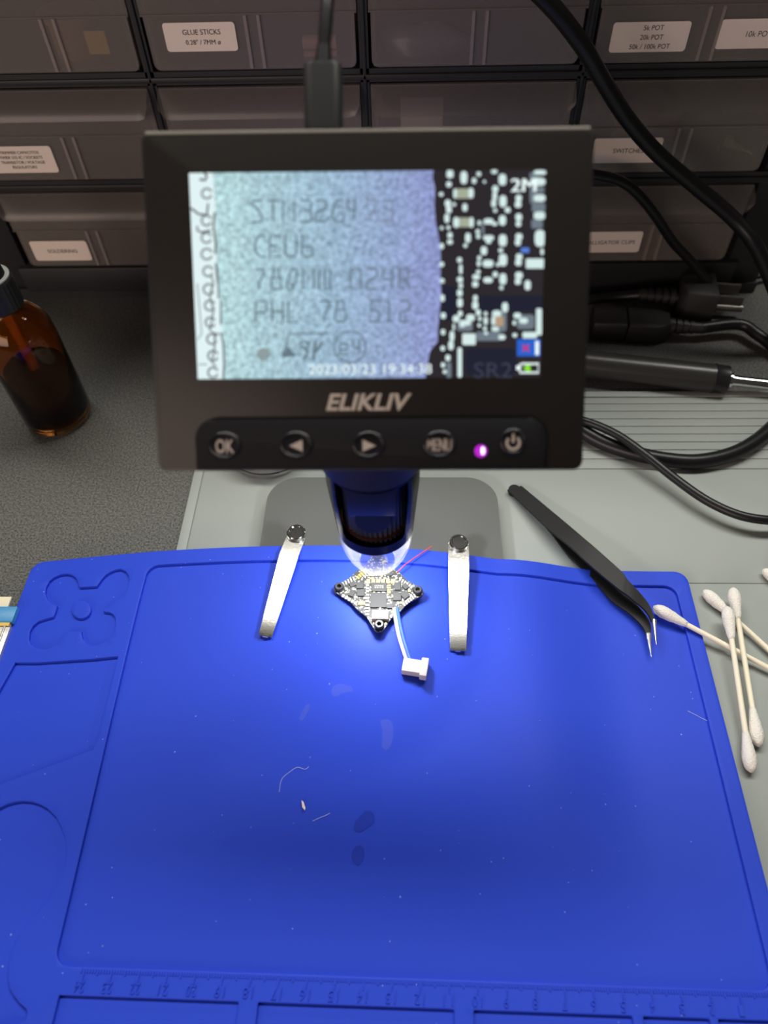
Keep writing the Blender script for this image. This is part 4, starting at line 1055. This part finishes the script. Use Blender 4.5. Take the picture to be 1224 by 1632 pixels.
# ------------------------------------------------------------------ blue-ended silver pack at the left edge
bk = thing('battery_pack', at(8, 1010, 0), 'thin silver foil pack with a blue end band beside the blue mat', 'battery pack')
foil = mat('silver_foil', (.62, .61, .57), .36, .8); noise_bump(foil, 260, .25, .001)
tp = .0085
a1, a2 = at(28, 967, tp), at(21, 990, tp)
xr = a1.x + .0006
bd = Vector((at(0, 1052, tp).x - at(22, 992, tp).x, at(0, 1052, tp).y - at(22, 992, tp).y, 0)).normalized(); bs = Vector((-bd.y, bd.x, 0)) * -1
if bs.x > 0: bs = -bs
o0 = at(28, 966, tp)
fbk = lambda v: Vector((o0.x, o0.y, 0)) + bd * v.x + bs * v.y + Vector((0, 0, v.z))
bm = NB(); box(bm, 0, .0085, 0, .030, .0002, tp, fbk, bev=.0005); obj('end_band', bm, mat('blue_tape', (.05, .26, .52), .4), bk, smooth=40)
bm = NB(); box(bm, .0085, .0102, .0012, .030, .0008, tp - .0006, fbk); obj('amber_tape', bm, mat('amber_tape', (.70, .48, .12), .3), bk)
bm = NB(); box(bm, .0102, .062, .0004, .030, .0004, tp - .0010, fbk, bev=.0008); box(bm, .0102, .062, .0026, .0036, .003, tp - .0004, fbk, bev=.0003); obj('pouch', bm, foil, bk, smooth=40)
bm = NB(); box(bm, -.0060, .0004, .0055, .0115, tp - .0022, tp - .0014, fbk); obj('tab', bm, mat('cream_tab', (.78, .70, .52), .5), bk)

# ------------------------------------------------------------------ clutter at the right back
# soldering pen lying on the desk
pn = thing('soldering_pen', at(1040, 590, 0), 'black pen-shaped soldering iron with chrome tip behind the grey mat', 'soldering iron')
pa = at(925, 580, .009); pe = at(1136, 603, .009); px_ = at(1156, 605, .009)
d = (pe - pa).normalized()
bm = NB(); tube(bm, [pa - d * .05, pa, pa + (pe - pa) * .5, pe], .0085, 28); obj('handle', bm, mat('pen_grip', (.03, .03, .028), .32), pn, smooth=50)
bm = NB(); tube(bm, [pe, pe + d * .0004, pe + d * .0080], lambda t: .0089 - .0006 * t, 28); obj('collar', bm, M['black_plastic'], pn, smooth=50)
bm = NB(); tube(bm, [pe + d * .0078, pe + d * .0105, pe + d * .0107, pe + d * .0135], lambda t: .0046 if t < .5 else .0034, 20); obj('ferrule', bm, M['chrome'], pn, smooth=40)
bm = NB(); tube(bm, [pe + d * .0133, pe + d * .036], .0032, 18); tube(bm, [pe + d * .036, pe + d * .052], .0040, 18); tube(bm, [pe + d * .052, pe + d * .075], lambda t: .0030 * (1 - t * .8), 14); obj('heating_tip', bm, M['chrome'], pn, smooth=40)
# moulded connector pair with cord
PLG = mat('moulded_plug', (.015, .015, .015), .5)
c0 = at(1000, 511, .010); c9 = at(1046, 514, .010); dd = Vector((c9.x - c0.x, c9.y - c0.y, 0)).normalized(); ds = Vector((-dd.y, dd.x, 0))
fcn = lambda v: c0 + dd * v.x + ds * v.y + Vector((0, 0, v.z))
cn = thing('power_connector', (c0.x, c0.y, 0), 'moulded black cord connector lying behind the soldering iron', 'connector')
bm = NB(); box(bm, -.022, -.0005, -.010, .010, -.0098, .004, fcn, bev=.0015); obj('inlet', bm, PLG, cn, smooth=40)
bm = NB(); prism(bm, [(0, -.0098), (.018, -.0098), (.026, -.006), (.026, .006), (.018, .0092), (0, .0092)], -.0096, .004, fcn, .0012); obj('body', bm, PLG, cn, smooth=40)
bm = NB()
for k in range(5): tube(bm, [fcn(Vector((.026 + .0042 * k, 0, -.002))), fcn(Vector((.029 + .0042 * k, 0, -.002)))], .0052 - .0004 * k, 14)
tube(bm, [fcn(Vector((.025, 0, -.002))), fcn(Vector((.048, 0, -.002)))], .0034, 14); obj('strain_relief', bm, PLG, cn, smooth=40)
e0 = fcn(Vector((.046, 0, -.002)))
bm = NB(); tube(bm, spline([e0, at(1178, 517, .0085), at(1207, 533, .0075), at(1236, 556, .006), at(1275, 600, .005)], 8), .0036, 16); obj('cord', bm, M['cord_black'], cn, smooth=60)
# three-pin plug
p0 = at(1086, 470, .014); p1 = at(1140, 474, .014); dd2 = Vector((p1.x - p0.x, p1.y - p0.y, 0)).normalized(); ds2 = Vector((-dd2.y, dd2.x, 0))
fpl = lambda v: p0 + dd2 * v.x + ds2 * v.y + Vector((0, 0, v.z))
pg_ = thing('mains_plug', (p0.x, p0.y, 0), 'black three-pin mains plug lying near the foot of the cabinet', 'plug')
bm = NB(); prism(bm, [(-.002, -.006), (.002, -.0105), (.020, -.0125), (.020, .0125), (.002, .0105), (-.002, .006)], -.0138, .010, fpl, .0015); obj('body', bm, PLG, pg_, smooth=40)
bm = NB()
for yy_, zz_ in ((-.0065, .003), (.0065, .003)): box(bm, .020, .036, yy_ - .0008, yy_ + .0008, zz_ - .0032, zz_ + .0032, fpl)
obj('blade', bm, mat('dull_metal', (.22, .21, .19), .4, 1), pg_)
bm = NB(); tube(bm, [fpl(Vector((.020, 0, -.007))), fpl(Vector((.040, 0, -.007)))], .0024, 12); obj('earth_pin', bm, mat('dull_pin', (.22, .21, .19), .4, 1), pg_, smooth=50)
bm = NB()
for k in range(5): tube(bm, [fpl(Vector((-.004 - .0046 * k, 0, -.002))), fpl(Vector((-.0072 - .0046 * k, 0, -.002)))], .0062 - .0005 * k, 14)
tube(bm, [fpl(Vector((-.001, 0, -.002))), fpl(Vector((-.027, 0, -.002)))], .0036, 14); obj('strain_relief', bm, PLG, pg_, smooth=40)
e1 = fpl(Vector((-.025, 0, -.002))); bm = NB(); tube(bm, spline([e1, e1 - dd2 * .02 - Vector((0, 0, .004)), e1 - dd2 * .06 - Vector((0, .008, .006)), e1 - dd2 * .14 - Vector((0, .02, .0065))], 8), .0036, 14); obj('cord', bm, M['cord_black'], pg_, smooth=60)
# thin lead near the plug
bm = NB(); tube(bm, spline([at(1150, 443, .004), at(1175, 445, .004), at(1200, 443, .005), at(1232, 435, .006), at(1290, 425, .006)], 8), .0016, 12)
tag(obj('thin_lead', bm, M['cord_black'], smooth=60), 'thin dark lead curving out of frame behind the mains plug', 'cable')

# cable hanging down in front of the drawers
def cpath(l): return [aty(a, c, y) for a, c, y in l]
bm = NB(); tube(bm, spline(cpath([(520, -420, .39), (640, -240, .385), (770, -90, .385), (868, -2, .385), (925, 68, .386), (962, 130, .388), (1000, 190, .390), (1048, 245, .392), (1110, 298, .392), (1165, 345, .388), (1200, 385, .38), (1222, 430, .375), (1244, 480, .37), (1290, 540, .37), (1370, 590, .37)]), 10), .0041, 20)
tag(obj('hanging_cable', bm, M['cord_black'], smooth=60), 'thick black cable hanging diagonally across the cabinet drawers', 'cable')
bm = NB(); tube(bm, spline(cpath([(900, 275, .405), (945, 278, .405), (985, 287, .405), (1015, 308, .406), (1045, 345, .407), (1072, 385, .408), (1100, 415, .408), (1130, 450, .406)]), 8), .0029, 16)
tag(obj('drooping_cable', bm, M['cord_black'], smooth=60), 'thinner black cable drooping from behind the monitor across the bottom drawer', 'cable')
# thick loop of cable on the grey mat
bm = NB(); tube(bm, spline([at(690, 585, .0050), at(770, 605, .0055), at(850, 645, .0085), at(915, 680, .0080), at(960, 705, .0062), at(1010, 722, .0061), at(1065, 733, .0061), at(1115, 735, .0061), at(1165, 724, .0061), at(1205, 703, .0061), at(1240, 672, .0061), at(1290, 620, .0050), at(1340, 570, .0050)], 10), .0041, 20)
tag(obj('cable_loop', bm, M['cord_black'], smooth=60), 'thick black cable looping over the ribbed strip of the grey mat', 'cable')
bm = NB(); tube(bm, spline([at(700, 690, .0065), at(770, 688, .0100), at(850, 676, .0145), at(905, 668, .0142), at(940, 674, .0132), at(985, 694, .0135), at(1030, 726, .0128), at(1075, 762, .0110), at(1125, 797, .0105), at(1175, 820, .0105), at(1224, 829, .0105), at(1290, 830, .008)], 10), .0024, 18)
tag(obj('thin_cable', bm, M['cord_black'], smooth=60), 'thinner black cable crossing over the loop and arching above the grey mat', 'cable')
